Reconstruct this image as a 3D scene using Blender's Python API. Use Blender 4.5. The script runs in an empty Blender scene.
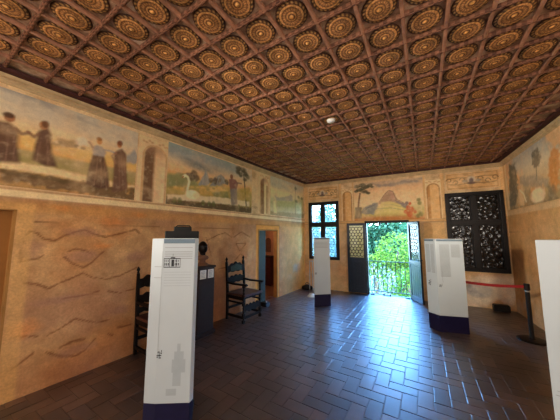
import bpy, math, random
import numpy as np
random.seed(7)
rng = np.random.default_rng(7)
COL = bpy.context.scene.collection

# ------------------------------------------------------------------ camera
F, YAW, PITCH, H = 233.55, .5484, .1045, 1.6
CAM = np.array([0., 0., H])
_cy, _sy, _cp, _sp = math.cos(YAW), math.sin(YAW), math.cos(PITCH), math.sin(PITCH)
RIGHT = np.array([_cy, _sy, 0.]); FWD = np.array([-_sy*_cp, _cy*_cp, _sp]); UP = np.cross(RIGHT, FWD)
cd = bpy.data.cameras.new('camera'); cd.sensor_width = 36; cd.lens = F/560*36; cd.clip_start = .02; cd.clip_end = 300
cam = bpy.data.objects.new('camera', cd); COL.objects.link(cam)
from mathutils import Matrix, Vector
cam.matrix_world = Matrix(((RIGHT[0], UP[0], -FWD[0], 0), (RIGHT[1], UP[1], -FWD[1], 0), (RIGHT[2], UP[2], -FWD[2], H), (0, 0, 0, 1)))
bpy.context.scene.camera = cam

def ray(x, y): return FWD + RIGHT*(x-280)/F - UP*(y-210)/F
def onz(x, y, z=0.):
    d = ray(x, y); return CAM + d*((z-H)/d[2])
def proj(P):
    P = np.asarray(P, float) - CAM; d = P @ FWD
    return 280+F*(P @ RIGHT)/d, 210-F*(P @ UP)/d, d

class Plane:                       # a vertical wall plane: s runs along it, z up, positive offset = into the room
    def __init__(self, A, B):
        self.A = np.array([A[0], A[1], 0.]); B = np.array([B[0], B[1], 0.])
        self.L = float(np.linalg.norm(B-self.A)); self.d = (B-self.A)/self.L
        self.n = np.array([self.d[1], -self.d[0], 0.])
    def P(self, s, z, off=0.): return self.A + self.d*s + self.n*off + np.array([0, 0, z])
    def px(self, x, y):            # where the line of sight through a photo pixel meets the wall
        d = ray(x, y); t = ((self.A-CAM) @ self.n)/(d @ self.n); P = CAM + d*t
        return float((P-self.A) @ self.d), float(P[2])
LEFT = Plane((-3.50, .5), (-3.19, 6.72))
BACK = Plane((-3.19, 6.72), (1.58, 6.90))
RGT = Plane((1.58, 6.90), (1.58+.0545*9, -2.1))
ZC = 3.235

# ------------------------------------------------------------------ object helpers
def link(o, parent=None):
    COL.objects.link(o)
    if parent is not None: o.parent = parent
    return o
def tag(o, label=None, cat=None, group=None, kind=None):
    if label: o['label'] = label
    if cat: o['category'] = cat
    if group: o['group'] = group
    if kind: o['kind'] = kind
    return o
def empty(name, loc=(0, 0, 0), rz=0., parent=None):
    o = bpy.data.objects.new(name, None); o.location = loc; o.rotation_euler = (0, 0, rz); o.empty_display_size = .1
    return link(o, parent)
def copy_tree(o, parent=None):
    c = o.copy(); COL.objects.link(c)
    if parent is not None: c.parent = parent
    for ch in list(o.children): copy_tree(ch, c)
    return c

class MB:
    def __init__(self): self.v = []; self.f = []; self.c = []
    def add(self, vs, fs, col=None):
        b = len(self.v); self.v += [tuple(map(float, p)) for p in vs]; self.f += [[i+b for i in f] for f in fs]
        self.c += [col]*len(vs); return self
    def box(self, a, b, col=None):
        (x0, y0, z0), (x1, y1, z1) = a, b
        return self.add([(x0, y0, z0), (x1, y0, z0), (x1, y1, z0), (x0, y1, z0), (x0, y0, z1), (x1, y0, z1), (x1, y1, z1), (x0, y1, z1)],
                        [[0, 3, 2, 1], [4, 5, 6, 7], [0, 1, 5, 4], [1, 2, 6, 5], [2, 3, 7, 6], [3, 0, 4, 7]], col)
    def prism(self, pts, ext, col=None):
        n = len(pts); e = np.array(ext, float); P = [np.array(p, float) for p in pts]
        return self.add(P+[p+e for p in P], [list(range(n))[::-1], list(range(n, 2*n))]+[[i, (i+1) % n, n+(i+1) % n, n+i] for i in range(n)], col)
    def tube(self, pts, rad, seg=8, col=None, cap=True):
        pts = [np.array(p, float) for p in pts]; n = len(pts)
        if not hasattr(rad, '__len__'): rad = [rad]*n
        vs = []; ref = np.array([0.31, .17, .93])
        for i, p in enumerate(pts):
            t = pts[min(i+1, n-1)]-pts[max(i-1, 0)]; t = t/(np.linalg.norm(t)+1e-9)
            a = ref-t*(ref @ t)
            if np.linalg.norm(a) < .05: a = np.array([1., 0, 0])-t*t[0]
            a /= np.linalg.norm(a); b = np.cross(t, a)
            for k in range(seg):
                w = 2*math.pi*k/seg; vs.append(p+(a*math.cos(w)+b*math.sin(w))*rad[i])
        fs = [[i*seg+k, i*seg+(k+1) % seg, (i+1)*seg+(k+1) % seg, (i+1)*seg+k] for i in range(n-1) for k in range(seg)]
        if cap: fs += [list(range(seg))[::-1], [(n-1)*seg+k for k in range(seg)]]
        return self.add(vs, fs, col)
    def lathe(self, prof, c=(0, 0, 0), seg=24, col=None, sx=1., sy=1.):
        return self.tube_prof(prof, c, seg, col, sx, sy)
    def tube_prof(self, prof, c, seg, col, sx, sy):
        vs = []
        for r, z in prof:
            for k in range(seg):
                w = 2*math.pi*k/seg; vs.append((c[0]+r*math.cos(w)*sx, c[1]+r*math.sin(w)*sy, c[2]+z))
        n = len(prof)
        fs = [[i*seg+k, i*seg+(k+1) % seg, (i+1)*seg+(k+1) % seg, (i+1)*seg+k] for i in range(n-1) for k in range(seg)]
        fs += [list(range(seg))[::-1], [(n-1)*seg+k for k in range(seg)]]
        return self.add(vs, fs, col)
    def bar(self, p, q, w, h=None, up=(0, 0, 1), col=None):
        p = np.array(p, float); q = np.array(q, float); t = q-p; t /= np.linalg.norm(t)
        u = np.array(up, float); u = u-t*(u @ t)
        if np.linalg.norm(u) < 1e-3: u = np.array([1., 0, 0])-t*t[0]
        u /= np.linalg.norm(u); s = np.cross(t, u); h = w if h is None else h
        o = [s*w/2+u*h/2, -s*w/2+u*h/2, -s*w/2-u*h/2, s*w/2-u*h/2]
        return self.add([p+k for k in o]+[q+k for k in o], [[0, 1, 2, 3], [7, 6, 5, 4], [0, 4, 5, 1], [1, 5, 6, 2], [2, 6, 7, 3], [3, 7, 4, 0]], col)
    def build(self, name, mat, parent=None, smooth=False, bevel=0., subsurf=0):
        me = bpy.data.meshes.new(name); me.from_pydata(self.v, [], self.f); me.update()
        if any(c is not None for c in self.c):
            at = me.color_attributes.new('Col', 'FLOAT_COLOR', 'POINT')
            arr = np.ones((len(self.v), 4), np.float32)
            for i, c in enumerate(self.c):
                if c is not None: arr[i, :3] = c
            at.data.foreach_set('color', arr.ravel())
        if smooth: me.polygons.foreach_set('use_smooth', [True]*len(me.polygons))
        me.materials.append(mat)
        o = bpy.data.objects.new(name, me); link(o, parent)
        if bevel:
            m = o.modifiers.new('bevel', 'BEVEL'); m.width = bevel; m.segments = 2; m.limit_method = 'ANGLE'
        if subsurf:
            m = o.modifiers.new('sub', 'SUBSURF'); m.levels = m.render_levels = subsurf
        return o

# ------------------------------------------------------------------ materials
def lin(c): 
    c = np.asarray(c, float)/255.
    return np.where(c <= .04045, c/12.92, ((c+.055)/1.055)**2.4)
def L4(c, k=1.): return tuple(np.clip(lin(c)*k, 0, 1))+(1.,)
def newmat(name):
    m = bpy.data.materials.new(name); m.use_nodes = True; nt = m.node_tree
    return m, nt, nt.nodes['Principled BSDF'], nt.nodes['Material Output']
def noise_node(nt, scale, detail=4, rough=.6, coord='Object'):
    tc = nt.nodes.new('ShaderNodeTexCoord'); n = nt.nodes.new('ShaderNodeTexNoise')
    n.inputs['Scale'].default_value = scale; n.inputs['Detail'].default_value = detail; n.inputs['Roughness'].default_value = rough
    nt.links.new(tc.outputs[coord], n.inputs['Vector']); return n
def ramp(nt, src, stops):
    r = nt.nodes.new('ShaderNodeValToRGB'); e = r.color_ramp.elements
    while len(e) < len(stops): e.new(.5)
    for k, (p, c) in enumerate(stops): e[k].position = p; e[k].color = c
    nt.links.new(src, r.inputs['Fac']); return r
def simple(name, c, rough=.6, metal=0., var=.25, scale=14., bump=.0, k=1., spec=.5):
    m, nt, b, out = newmat(name); n = noise_node(nt, scale)
    a = np.array(L4(c, k)[:3])
    r = ramp(nt, n.outputs['Fac'], [(.3, tuple(a*(1-var))+(1,)), (.7, tuple(np.clip(a*(1+var), 0, 1))+(1,))])
    nt.links.new(r.outputs['Color'], b.inputs['Base Color'])
    b.inputs['Roughness'].default_value = rough; b.inputs['Metallic'].default_value = metal; b.inputs['Specular IOR Level'].default_value = spec
    if bump:
        bp = nt.nodes.new('ShaderNodeBump'); bp.inputs['Strength'].default_value = bump; bp.inputs['Distance'].default_value = .01
        nt.links.new(n.outputs['Fac'], bp.inputs['Height']); nt.links.new(bp.outputs['Normal'], b.inputs['Normal'])
    return m
def vcol(name, rough=.8, amp=.3, scale=9., fine=60., bump=.15, spec=.25):
    """painted surface: colours stored on the mesh, broken up by two noises"""
    m, nt, b, out = newmat(name)
    at = nt.nodes.new('ShaderNodeVertexColor'); at.layer_name = 'Col'
    n1 = noise_node(nt, scale, 6, .65); n2 = noise_node(nt, fine, 3, .7)
    mul = nt.nodes.new('ShaderNodeMath'); mul.operation = 'MULTIPLY'
    nt.links.new(n1.outputs['Fac'], mul.inputs[0]); nt.links.new(n2.outputs['Fac'], mul.inputs[1])
    mr = nt.nodes.new('ShaderNodeMapRange'); mr.inputs['From Min'].default_value = .12; mr.inputs['From Max'].default_value = .4
    mr.inputs['To Min'].default_value = 1-amp; mr.inputs['To Max'].default_value = 1+amp
    nt.links.new(mul.outputs[0], mr.inputs['Value'])
    vm = nt.nodes.new('ShaderNodeVectorMath'); vm.operation = 'SCALE'
    nt.links.new(at.outputs['Color'], vm.inputs[0]); nt.links.new(mr.outputs['Result'], vm.inputs['Scale'])
    nt.links.new(vm.outputs['Vector'], b.inputs['Base Color'])
    b.inputs['Roughness'].default_value = rough; b.inputs['Specular IOR Level'].default_value = spec
    if bump:
        bp = nt.nodes.new('ShaderNodeBump'); bp.inputs['Strength'].default_value = bump; bp.inputs['Distance'].default_value = .01
        nt.links.new(mul.outputs[0], bp.inputs['Height']); nt.links.new(bp.outputs['Normal'], b.inputs['Normal'])
    return m

KA = 1.45                              # albedo of a wall colour against its look in the photograph
M = {}
M['plaster'] = vcol('painted_plaster', amp=.17, scale=6, fine=45, bump=.10)
M['fresco'] = vcol('fresco', amp=.10, scale=16, fine=90, bump=.08)
M['cream'] = simple('cream_moulding', (205, 178, 138), .7, var=.18, scale=9)
M['ochre'] = simple('ochre_plaster', (170, 125, 70), .8, var=.2, scale=4, bump=.2)
M['tan'] = simple('tan_door_paint', (150, 105, 52), .7, var=.15, scale=3)
M['black_wood'] = simple('black_stained_walnut', (27, 20, 16), .5, var=.4, scale=30, spec=.3)
M['seat_wood'] = simple('worn_seat_leather', (84, 56, 46), .35, var=.3, scale=18)
M['green_paint'] = simple('verdigris_panel', (46, 62, 48), .45, var=.6, scale=40)
M['pedestal'] = simple('dark_red_brown_wood', (46, 28, 22), .6, var=.3, scale=20)
M['pink'] = simple('pink_plaster', (204, 160, 124), .8, var=.15, scale=3)
M['cab'] = simple('red_brown_cabinet_wood', (84, 44, 36), .5, var=.2)
M['paper'] = simple('white_paper', (225, 222, 214), .7, var=.04)
M['white_panel'] = simple('white_laminate', (190, 199, 203), .32, var=.025, scale=3)
M['navy'] = simple('navy_plinth', (28, 24, 62), .4, var=.15)
M['ink'] = simple('grey_print', (150, 155, 158), .6, var=.05)
M['ink_dark'] = simple('dark_print', (52, 54, 60), .6, var=.1)
M['header'] = simple('slate_header', (104, 124, 138), .5, var=.06)
M['ghost'] = simple('pale_watermark_print', (172, 181, 186), .4, var=.03)
M['bronze'] = simple('dark_bronze', (30, 24, 21), .4, .5, var=.35, scale=25)
M['terracotta'] = simple('brown_stone', (132, 98, 74), .7, var=.2, scale=16)
M['lamp_metal'] = simple('dark_olive_metal', (11, 13, 10), .6, .1, var=.3, scale=30)
M['frame'] = simple('dark_window_wood', (24, 17, 15), .5, var=.3, scale=24)
M['door_blue'] = simple('blue_black_door_paint', (40, 50, 62), .38, var=.2, scale=10)
M['green_door'] = simple('slate_green_door_paint', (46, 54, 42), .6, var=.12, scale=5)
M['lead'] = simple('lead_came', (52, 56, 56), .5, .3, var=.2)
M['iron'] = simple('wrought_iron', (44, 54, 52), .5, .3, var=.2)
M['red_belt'] = simple('red_webbing', (150, 30, 32), .6, var=.12)
M['post_black'] = simple('black_post_metal', (34, 28, 27), .35, .4, var=.15)
M['chrome'] = simple('brushed_steel', (190, 190, 188), .3, .8, var=.08)
M['white_plastic'] = simple('white_plastic', (240, 238, 230), .4, var=.02)
M['black_plastic'] = simple('black_plastic', (24, 22, 22), .5, var=.2)
M['maroon'] = simple('maroon_ceiling_border', (78, 42, 38), .7, var=.3, scale=12)
M['stone'] = simple('pale_sill_stone', (200, 196, 186), .7, var=.12, scale=8)
M['roof_tile'] = simple('red_roof_tiles', (196, 120, 104), .8, var=.2, scale=6)
M['house_wall'] = simple('pale_house_plaster', (226, 214, 206), .8, var=.06)
M['grass'] = simple('far_lawn', (110, 140, 60), .9, var=.3, scale=2)
M['bark'] = simple('bark', (80, 66, 52), .9, var=.3, scale=12)
M['leading_print'] = M['ink_dark']

# ------------------------------------------------------------------ painter on wall grids
def vnoise(S, Z, scale, seed, octv=4):
    out = np.zeros_like(S); amp = 1.; tot = 0.
    for o in range(octv):
        r = np.random.default_rng(seed*31+o); T = r.random((64, 64))
        x = S*scale+17.3*o; y = Z*scale+5.1*o
        xi = np.floor(x).astype(int); yi = np.floor(y).astype(int); fx = x-xi; fy = y-yi
        fx = fx*fx*(3-2*fx); fy = fy*fy*(3-2*fy)
        g = lambda a, b: T[(xi+a) % 64, (yi+b) % 64]
        out += amp*((g(0, 0)*(1-fx)+g(1, 0)*fx)*(1-fy)+(g(0, 1)*(1-fx)+g(1, 1)*fx)*fy); tot += amp
        amp *= .5; scale *= 2.03
    return out/tot
class Paint:
    def __init__(self, S, Z, plane, seed=1):
        self.S, self.Z = np.meshgrid(S, Z, indexing='ij'); self.C = np.zeros(self.S.shape+(3,)); self.pl = plane; self.seed = seed
        self.wob = None
    def pt(self, p): return self.pl.px(*p)
    def pts(self, ps): return [self.pt(p) for p in ps]
    def mix(self, m, c, a=1.):
        m = np.clip(m*a, 0, 1)[..., None]; self.C = self.C*(1-m)+lin(c)*KA*m
    def fill(self, c): self.C[:] = lin(c)*KA
    def noise(self, sc, seed, o=4): return vnoise(self.S, self.Z, sc, self.seed*100+seed, o)
    def blot(self, sc, seed, c, a=.5, lo=.45, hi=.65, mask=None):
        m = np.clip((self.noise(sc, seed)-lo)/(hi-lo), 0, 1)
        if mask is not None: m = m*mask
        self.mix(m, c, a)
    def dist(self, pts, closed):
        D = np.full(self.S.shape, 1e9); ins = np.zeros(self.S.shape, bool); n = len(pts)
        for i in range(n if closed else n-1):
            (x0, y0), (x1, y1) = pts[i], pts[(i+1) % n]
            dx, dy = x1-x0, y1-y0; t = np.clip(((self.S-x0)*dx+(self.Z-y0)*dy)/(dx*dx+dy*dy+1e-12), 0, 1)
            D = np.minimum(D, np.hypot(self.S-x0-t*dx, self.Z-y0-t*dy))
            if closed:
                c = (y0 > self.Z) != (y1 > self.Z)
                ins ^= c & (self.S < (x1-x0)*(self.Z-y0)/((y1-y0) if abs(y1-y0) > 1e-9 else 1e-9)+x0)
        return np.where(ins, -D, D) if closed else D
    def poly(self, pts, c, a=1., soft=.015, rough=.0, px=True):
        if px: pts = self.pts(pts)
        d = self.dist(pts, True)
        if rough: d = d+(self.noise(18, 77, 3)-.5)*rough
        self.mix(np.clip(.5-d/(2*soft), 0, 1), c, a)
    def ell(self, c0, r, c, a=1., soft=.3, rough=0., px=True):
        """r in metres on the wall"""
        if px: c0 = self.pt(c0)
        d = np.hypot((self.S-c0[0])/r[0], (self.Z-c0[1])/r[1])
        if rough: d = d+(self.noise(16, 78, 3)-.5)*rough
        self.mix(np.clip((1-d)/soft, 0, 1), c, a)
    def line(self, pts, w, c, a=1., px=True, wob=0.):
        if px: pts = self.pts(pts)
        d = self.dist(pts, False)
        if wob: d = d+(self.noise(14, 79, 3)-.5)*wob
        self.mix(np.clip((w-d)/(w*.7), 0, 1), c, a)
    def rect(self, s0, s1, z0, z1, c, a=1., soft=.008):
        m = np.clip((self.S-s0)/soft, 0, 1)*np.clip((s1-self.S)/soft, 0, 1)*np.clip((self.Z-z0)/soft, 0, 1)*np.clip((z1-self.Z)/soft, 0, 1)
        self.mix(m, c, a)
    def grad(self, stops):
        zs = [s[0] for s in stops]; cs = np.array([lin(s[1])*KA for s in stops])
        for k in range(3): self.C[..., k] = np.interp(self.Z, zs, cs[:, k])

def grid_axis(a, b, res, cuts=()):
    e = sorted({a, b, *[c for c in cuts if a < c < b]}); out = [a]
    for p, q in zip(e, e[1:]):
        n = max(1, int(round((q-p)/res))); out += [p+(q-p)*k/n for k in range(1, n+1)]
    return np.array(out)
def wall_patch(name, plane, s0, s1, z0, z1, res, painter, mat, holes=(), off=0., parent=None, seed=1, zmap=None):
    S = grid_axis(s0, s1, res, [c for h in holes for c in h[:2]]); Zs = grid_axis(z0, z1, res, [c for h in holes for c in h[2:]])
    p = Paint(S, Zs, plane, seed); painter(p)
    if mat is M['fresco']:               # age the painting: worn, pale and mottled
        p.C *= 1.12; p.mix(np.full(p.S.shape, .02 if plane is BACK else .05), (226, 200, 160)); p.blot(5, 91, (216, 186, 146), .35, .5, .8); p.blot(12, 92, (132, 106, 84), .16, .52, .8); p.blot(22, 93, (226, 206, 172), .2, .55, .8)
    n, m = len(S), len(Zs)
    V = (plane.A[None, None]+plane.d[None, None]*p.S[..., None]+plane.n[None, None]*off); V = V.copy(); V[..., 2] = p.Z
    I = np.arange(n*m).reshape(n, m)
    fs = np.stack([I[:-1, :-1], I[1:, :-1], I[1:, 1:], I[:-1, 1:]], -1).reshape(-1, 4)
    if holes:
        cs = ((S[:-1]+S[1:])/2)[:, None]+np.zeros((1, m-1)); cz = ((Zs[:-1]+Zs[1:])/2)[None]+np.zeros((n-1, 1)); keep = np.ones((n-1, m-1), bool)
        for h in holes: keep &= ~((cs > h[0]) & (cs < h[1]) & (cz > h[2]) & (cz < h[3]))
        fs = fs[keep.ravel()]
    me = bpy.data.meshes.new(name); me.vertices.add(n*m); me.vertices.foreach_set('co', V.reshape(-1).astype(np.float32))
    k = len(fs); me.loops.add(4*k); me.polygons.add(k)
    me.loops.foreach_set('vertex_index', fs.reshape(-1).astype(np.int32))
    me.polygons.foreach_set('loop_start', np.arange(0, 4*k, 4, dtype=np.int32))
    me.update(calc_edges=True); me.validate()
    at = me.color_attributes.new('Col', 'FLOAT_COLOR', 'POINT')
    arr = np.ones((n*m, 4), np.float32); arr[:, :3] = np.clip(p.C, 0, .95).reshape(-1, 3); at.data.foreach_set('color', arr.ravel())
    me.materials.append(mat)
    o = bpy.data.objects.new(name, me); link(o, parent)
    return o

# ================================================================== SETTING: walls
def ochre_base(p, tone=(170, 133, 96)):
    p.fill(tone)
    p.blot(1.1, 1, (188, 150, 104), .6, .4, .65)
    p.blot(1.7, 2, (182, 124, 74), .45, .5, .7)
    p.blot(3.5, 3, (146, 102, 66), .4, .52, .75)
    p.blot(6.0, 4, (196, 162, 118), .35, .55, .75)
    p.blot(10., 5, (136, 92, 58), .25, .58, .8)
def upper_base(p, z0):
    m = np.clip((p.Z-z0)/.02, 0, 1)
    p.mix(m, (212, 186, 146), 1.)
    p.blot(4, 6, (170, 130, 86), .5, .5, .75, m); p.blot(9, 7, (214, 190, 152), .5, .5, .7, m)
def ledge(p, z0, z1, c=(224, 198, 156)):
    p.rect(-9, 20, z0, z1, c, .85, .01)
    p.rect(-9, 20, z0-.012, z0+.008, (128, 84, 52), .8, .006)
    p.rect(-9, 20, (z0+z1)/2-.004, (z0+z1)/2+.006, (150, 108, 72), .7, .005)
    p.rect(-9, 20, z1-.008, z1+.008, (136, 92, 60), .7, .006)
DK = (106, 64, 36)
def z35(pts, ox=0, oy=190, k=3.5): return [(ox+x/k, oy+y/k) for x, y in pts]
def paint_left(p):
    ochre_base(p)
    # mauve-grey areas where the old paint survives
    p.blot(1.4, 9, (150, 112, 88), .55, .5, .68)
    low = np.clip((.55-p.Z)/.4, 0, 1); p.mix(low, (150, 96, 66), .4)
    far = np.clip((p.S-4.7)/1.2, 0, 1)*np.clip((2.0-p.Z)/.2, 0, 1); p.mix(far, (226, 184, 120), .8)  # far end painted paler and warmer in place of brighter light
    upper_base(p, 2.06)
    p.rect(-9, 20, 1.80, 1.96, (194, 142, 78), .35, .05)
    ledge(p, 1.965, 2.06)
    # remains of the drawn vault lines and arcs
    for w, pts in ((.016, z35([(95, 155), (105, 145), (130, 150), (150, 170), (190, 178), (225, 160), (270, 145), (300, 140), (330, 155), (370, 165), (410, 155), (450, 145), (475, 138), (488, 152)])),
                   (.013, z35([(72, 245), (72, 210), (82, 180)])), (.013, z35([(70, 250), (105, 245), (130, 240), (152, 230)])),
                   (.017, z35([(225, 235), (250, 255), (290, 272), (320, 255), (350, 225), (365, 215)])),
                   (.015, z35([(80, 325), (130, 330), (170, 345), (210, 325), (260, 305), (290, 290), (320, 305), (370, 312), (420, 300), (460, 280), (482, 270)])),
                   (.012, z35([(215, 382), (270, 372), (320, 362), (350, 352)])), (.012, z35([(380, 355), (420, 360), (470, 345)])),
                   (.014, z35([(240, 215), (265, 205), (300, 212), (318, 222)])),
                   (.017, z35([(50, 215), (130, 155)], 0, 315, 4)), (.017, z35([(185, 150), (240, 165), (300, 165), (340, 140), (380, 95)], 0, 315, 4)),
                   (.019, z35([(240, 130), (290, 105), (340, 95)], 0, 315, 4)), (.014, z35([(190, 80), (240, 55), (300, 15), (380, 30), (440, 20)], 0, 315, 4)),
                   (.014, z35([(60, 85), (150, 85)], 0, 315, 4)), (.012, z35([(430, 75), (450, 82)], 0, 315, 4)), (.012, z35([(470, 50), (525, 38)], 0, 315, 4)),
                   (.012, z35([(80, 165), (130, 140), (165, 130), (195, 150)], 190, 205, 4.67)), (.014, z35([(205, 150), (240, 125), (280, 150)], 190, 205, 4.67)),
                   (.013, z35([(215, 180), (232, 215), (262, 180), (215, 180)], 190, 205, 4.67)), (.012, z35([(212, 255), (236, 228), (268, 252)], 190, 205, 4.67)),
                   (.011, z35([(130, 300), (175, 290)], 190, 205, 4.67)), (.010, z35([(75, 150), (100, 240)], 190, 205, 4.67))):
        p.line(pts, w*.85, DK, .72, wob=.012)
    for c, r_ in (((84, 232), (.24, .07)), ((82, 256), (.2, .09)), ((136, 257), (.2, .08)), ((28, 248), (.16, .12)), ((60, 300), (.3, .06)), ((75, 350), (.25, .07)), ((120, 310), (.2, .08))): p.ell(c, r_, (148, 112, 94), .55, .6, .6)
    for c, r_ in (((62, 208), (.12, .05)), ((112, 222), (.2, .08)), ((103, 246), (.15, .05)), ((140, 215), (.12, .05)), ((20, 330), (.2, .12))): p.ell(c, r_, (196, 128, 66), .5, .7, .6)
    p.line([(34, 222), (80, 224), (160, 226.5)], .007, (96, 60, 36), .9)
    p.line([(195, 228), (258, 229)], .006, (120, 78, 46), .6)
    # painted jambs of the two doorways
    p.rect(.10, .26, -.1, 1.90, (196, 156, 100), .55, .03); p.rect(-3, .26, 1.84, 1.93, (196, 156, 100), .5, .02)
    for a, b, c, d in ((3.85, 3.95, -.1, 1.82), (4.70, 4.81, -.1, 1.82), (3.85, 4.81, 1.70, 1.83)):
        p.rect(a, b, c, d, (196, 142, 72), .85, .008)
    p.rect(4.79, 4.815, -.1, 1.83, (140, 92, 50), .7, .006); p.rect(3.84, 4.815, 1.815, 1.84, (140, 92, 50), .7, .006)
    p.blot(3, 15, (170, 178, 168), .45, .5, .7, np.clip((p.S-5.1)/.3, 0, 1)*np.clip((6-p.S)/.3, 0, 1)*np.clip((1.1-p.Z)/.3, 0, 1)*np.clip((p.Z-.3)/.3, 0, 1))
def niche(p, s0, s1, z0, z1, dark=(98, 70, 52), light=(206, 172, 132), mode=1):
    """painted niche with a round head: deep shade on one side, light on the other"""
    r = (s1-s0)/2; c = (s0+s1)/2; zc = z1-r
    p.rect(s0-.09, s1+.07, z0, z1+.13, (208, 182, 142), .9, .012)
    d = np.where(p.Z > zc, np.hypot(p.S-c, p.Z-zc)-r, np.abs(p.S-c)-r)
    p.mix(np.clip((.03-np.abs(d))/.012, 0, 1)*(p.Z > z0), (178, 140, 98), .7)
    ins = np.clip(-d/.015, 0, 1)*(p.Z > z0)
    t = np.clip((p.S-s0)/(s1-s0), 0, 1)
    if mode == 1:
        p.mix(ins, light); p.mix(ins*np.clip((.52-t)/.12, 0, 1), dark, .95); p.mix(ins*np.clip((t-.5)/.5, 0, 1)*.6, (226, 198, 160)); p.mix(ins*np.clip((p.Z-zc+.02)/.12, 0, 1), (150, 116, 90), .6)
    else:
        p.mix(ins, light, .9); p.mix(ins*np.clip((.28-t)/.1, 0, 1), dark, .7)
        p.mix(np.clip((.012-np.abs(d))/.008, 0, 1)*(p.Z > z0), (140, 92, 50), .8)
    for k in (-1, 1):                                            # scrolls in the spandrels
        for q in range(4):
            a = c+k*(r*.35+q*r*.25); p.ell((a, z1+.05+.02*math.sin(q*2)), (.03, .02), (168, 132, 94), .7, .5, px=False)
def k56(pts, ox=160, oy=140, k=5.6): return [(ox+x/k, oy+y/k) for x, y in pts]
def clouds(p, seed, lo=.5, hi=.75, c=(128, 126, 124), zmin=2.4, a=.7, sc=1.2):
    n = vnoise(p.S*.35, p.Z*1.6+p.S*.25, sc*2, p.seed*100+seed, 5)
    p.mix(np.clip((n-lo)/(hi-lo), 0, 1)*np.clip((p.Z-zmin)/.15, 0, 1), c, a)
ROBE, ROBE2 = (84, 58, 50), (98, 72, 66)
def paint_fresco1(p):
    p.grad([(2.05, (150, 118, 76)), (2.2, (172, 134, 82)), (2.35, (150, 136, 88)), (2.46, (160, 142, 100)), (2.5, (208, 164, 98)), (2.62, (206, 170, 106)), (2.75, (204, 180, 142)), (2.85, (188, 174, 150)), (3.06, (176, 168, 152))])
    clouds(p, 1, c=(122, 118, 120), zmin=2.66, a=.85); clouds(p, 2, .52, .7, (214, 190, 150), 2.6, .6)
    p.blot(5, 3, (128, 126, 80), .5, .5, .7, np.clip((2.46-p.Z)/.05, 0, 1)*np.clip((p.Z-2.26)/.04, 0, 1))
    p.blot(4, 4, (186, 126, 62), .6, .48, .62, np.clip((2.34-p.Z)/.05, 0, 1))
    p.poly(z35([(265, 262), (272, 236), (290, 230), (305, 245), (312, 270)], 0, 70), (208, 196, 178), .9, .02, .05)
    p.poly(z35([(190, 262), (200, 240), (225, 245), (260, 250), (275, 275), (190, 268)], 0, 70), (124, 100, 74), .8, .02, .06)
    p.poly(z35([(440, 300), (470, 280), (495, 330), (440, 325)], 0, 70), (126, 134, 140), .8, .02, .04)
    p.poly(z35([(0, 318), (60, 322), (200, 345), (330, 378), (495, 410), (495, 420), (320, 400), (200, 372), (60, 350), (0, 345)], 0, 70), (216, 190, 146), .9, .015, .03)
    p.poly(z35([(0, 345), (80, 362), (140, 370), (190, 375), (250, 388), (300, 395), (330, 405), (500, 440), (500, 470), (330, 440), (0, 385)], 0, 70), (98, 78, 56), .9, .015, .1)
    for x in range(0, 500, 17):
        p.ell((x/3.5, 70+(356+x*.16+random.uniform(-6, 4))/3.5), (.04, .03), (84, 68, 46), .8, .5, .3)
    # four robed figures
    p.poly([(-9, 121), (0, 121), (9, 122.5), (15, 127), (19, 134), (18, 146), (20, 163), (-9, 162)], ROBE, .95, .02); p.ell((9.5, 117.5), (.045, .055), (150, 104, 72), 1, .3); p.ell((8.8, 115.2), (.05, .035), (66, 44, 36), .95, .4)
    p.line([(16, 129), (22, 134), (29, 133)], .024, (110, 82, 66), .9)
    p.poly([(38, 132), (43, 129), (48, 128), (51.5, 135), (52, 152), (57, 167), (45, 166), (32, 160), (34, 148), (36, 140)], ROBE, .95, .015); p.ell((43.5, 125.5), (.04, .055), (164, 118, 80), 1, .3); p.ell((45.5, 124.6), (.038, .05), (96, 62, 44), .9, .4)
    p.line([(39, 134), (34, 137), (28, 132)], .022, (122, 90, 70), .9); p.poly([(40, 133), (46, 131), (47, 140), (41, 142)], ROBE2, .6, .02)
    p.poly([(92.6, 154), (104, 156), (108, 172), (109.5, 189), (97, 188), (85.5, 184.5), (88, 170)], (76, 52, 46), .95, .012)
    p.poly([(92, 147), (97, 145), (102, 147), (106, 153), (104, 157), (93, 155)], (150, 142, 138), .95, .012); p.ell((99.4, 141.3), (.035, .05), (186, 138, 88), 1, .3); p.ell((99.4, 139.2), (.037, .03), (146, 96, 50), .9, .4)
    p.line([(93, 148), (90.5, 144), (89, 142)], .018, (160, 130, 110), .95); p.line([(104, 150), (110, 151), (115, 153)], .018, (158, 146, 140), .95)
    p.poly([(114, 154), (117, 150), (122, 149), (126, 154), (126.5, 172), (127.5, 189.5), (118, 192), (111.7, 192), (113.5, 172)], (98, 70, 60), .95, .012)
    p.ell((119.4, 144.8), (.034, .05), (170, 118, 78), 1, .3); p.ell((120, 143.2), (.04, .045), (104, 58, 38), .85, .4); p.line([(119, 156), (119.5, 186)], .012, (128, 96, 80), .6); p.line([(116, 153), (112, 156), (115, 163)], .02, (140, 104, 84), .8)
    for a, b_ in (((98, 158), (94, 185)), ((101, 158), (101, 187)), ((104, 160), (106, 187)), ((121, 156), (123, 189)), ((124, 158), (125.5, 188)), ((40, 142), (37, 160)), ((47, 140), (48, 164)), ((8, 130), (6, 160)), ((14, 136), (14, 160))): p.line([a, b_], .009, (128, 98, 84), .55)
    for k in range(10): p.ell((54+k*3.2, 143+k*.5+random.uniform(-1.5, 1.5)), (.03, .022), random.choice([(118, 94, 72), (150, 122, 92), (206, 184, 150)]), .8, .4)
    for x in (88, 132, 134): p.ell((x, 190), (.06, .05), (98, 80, 52), .8, .5, .4)
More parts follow.
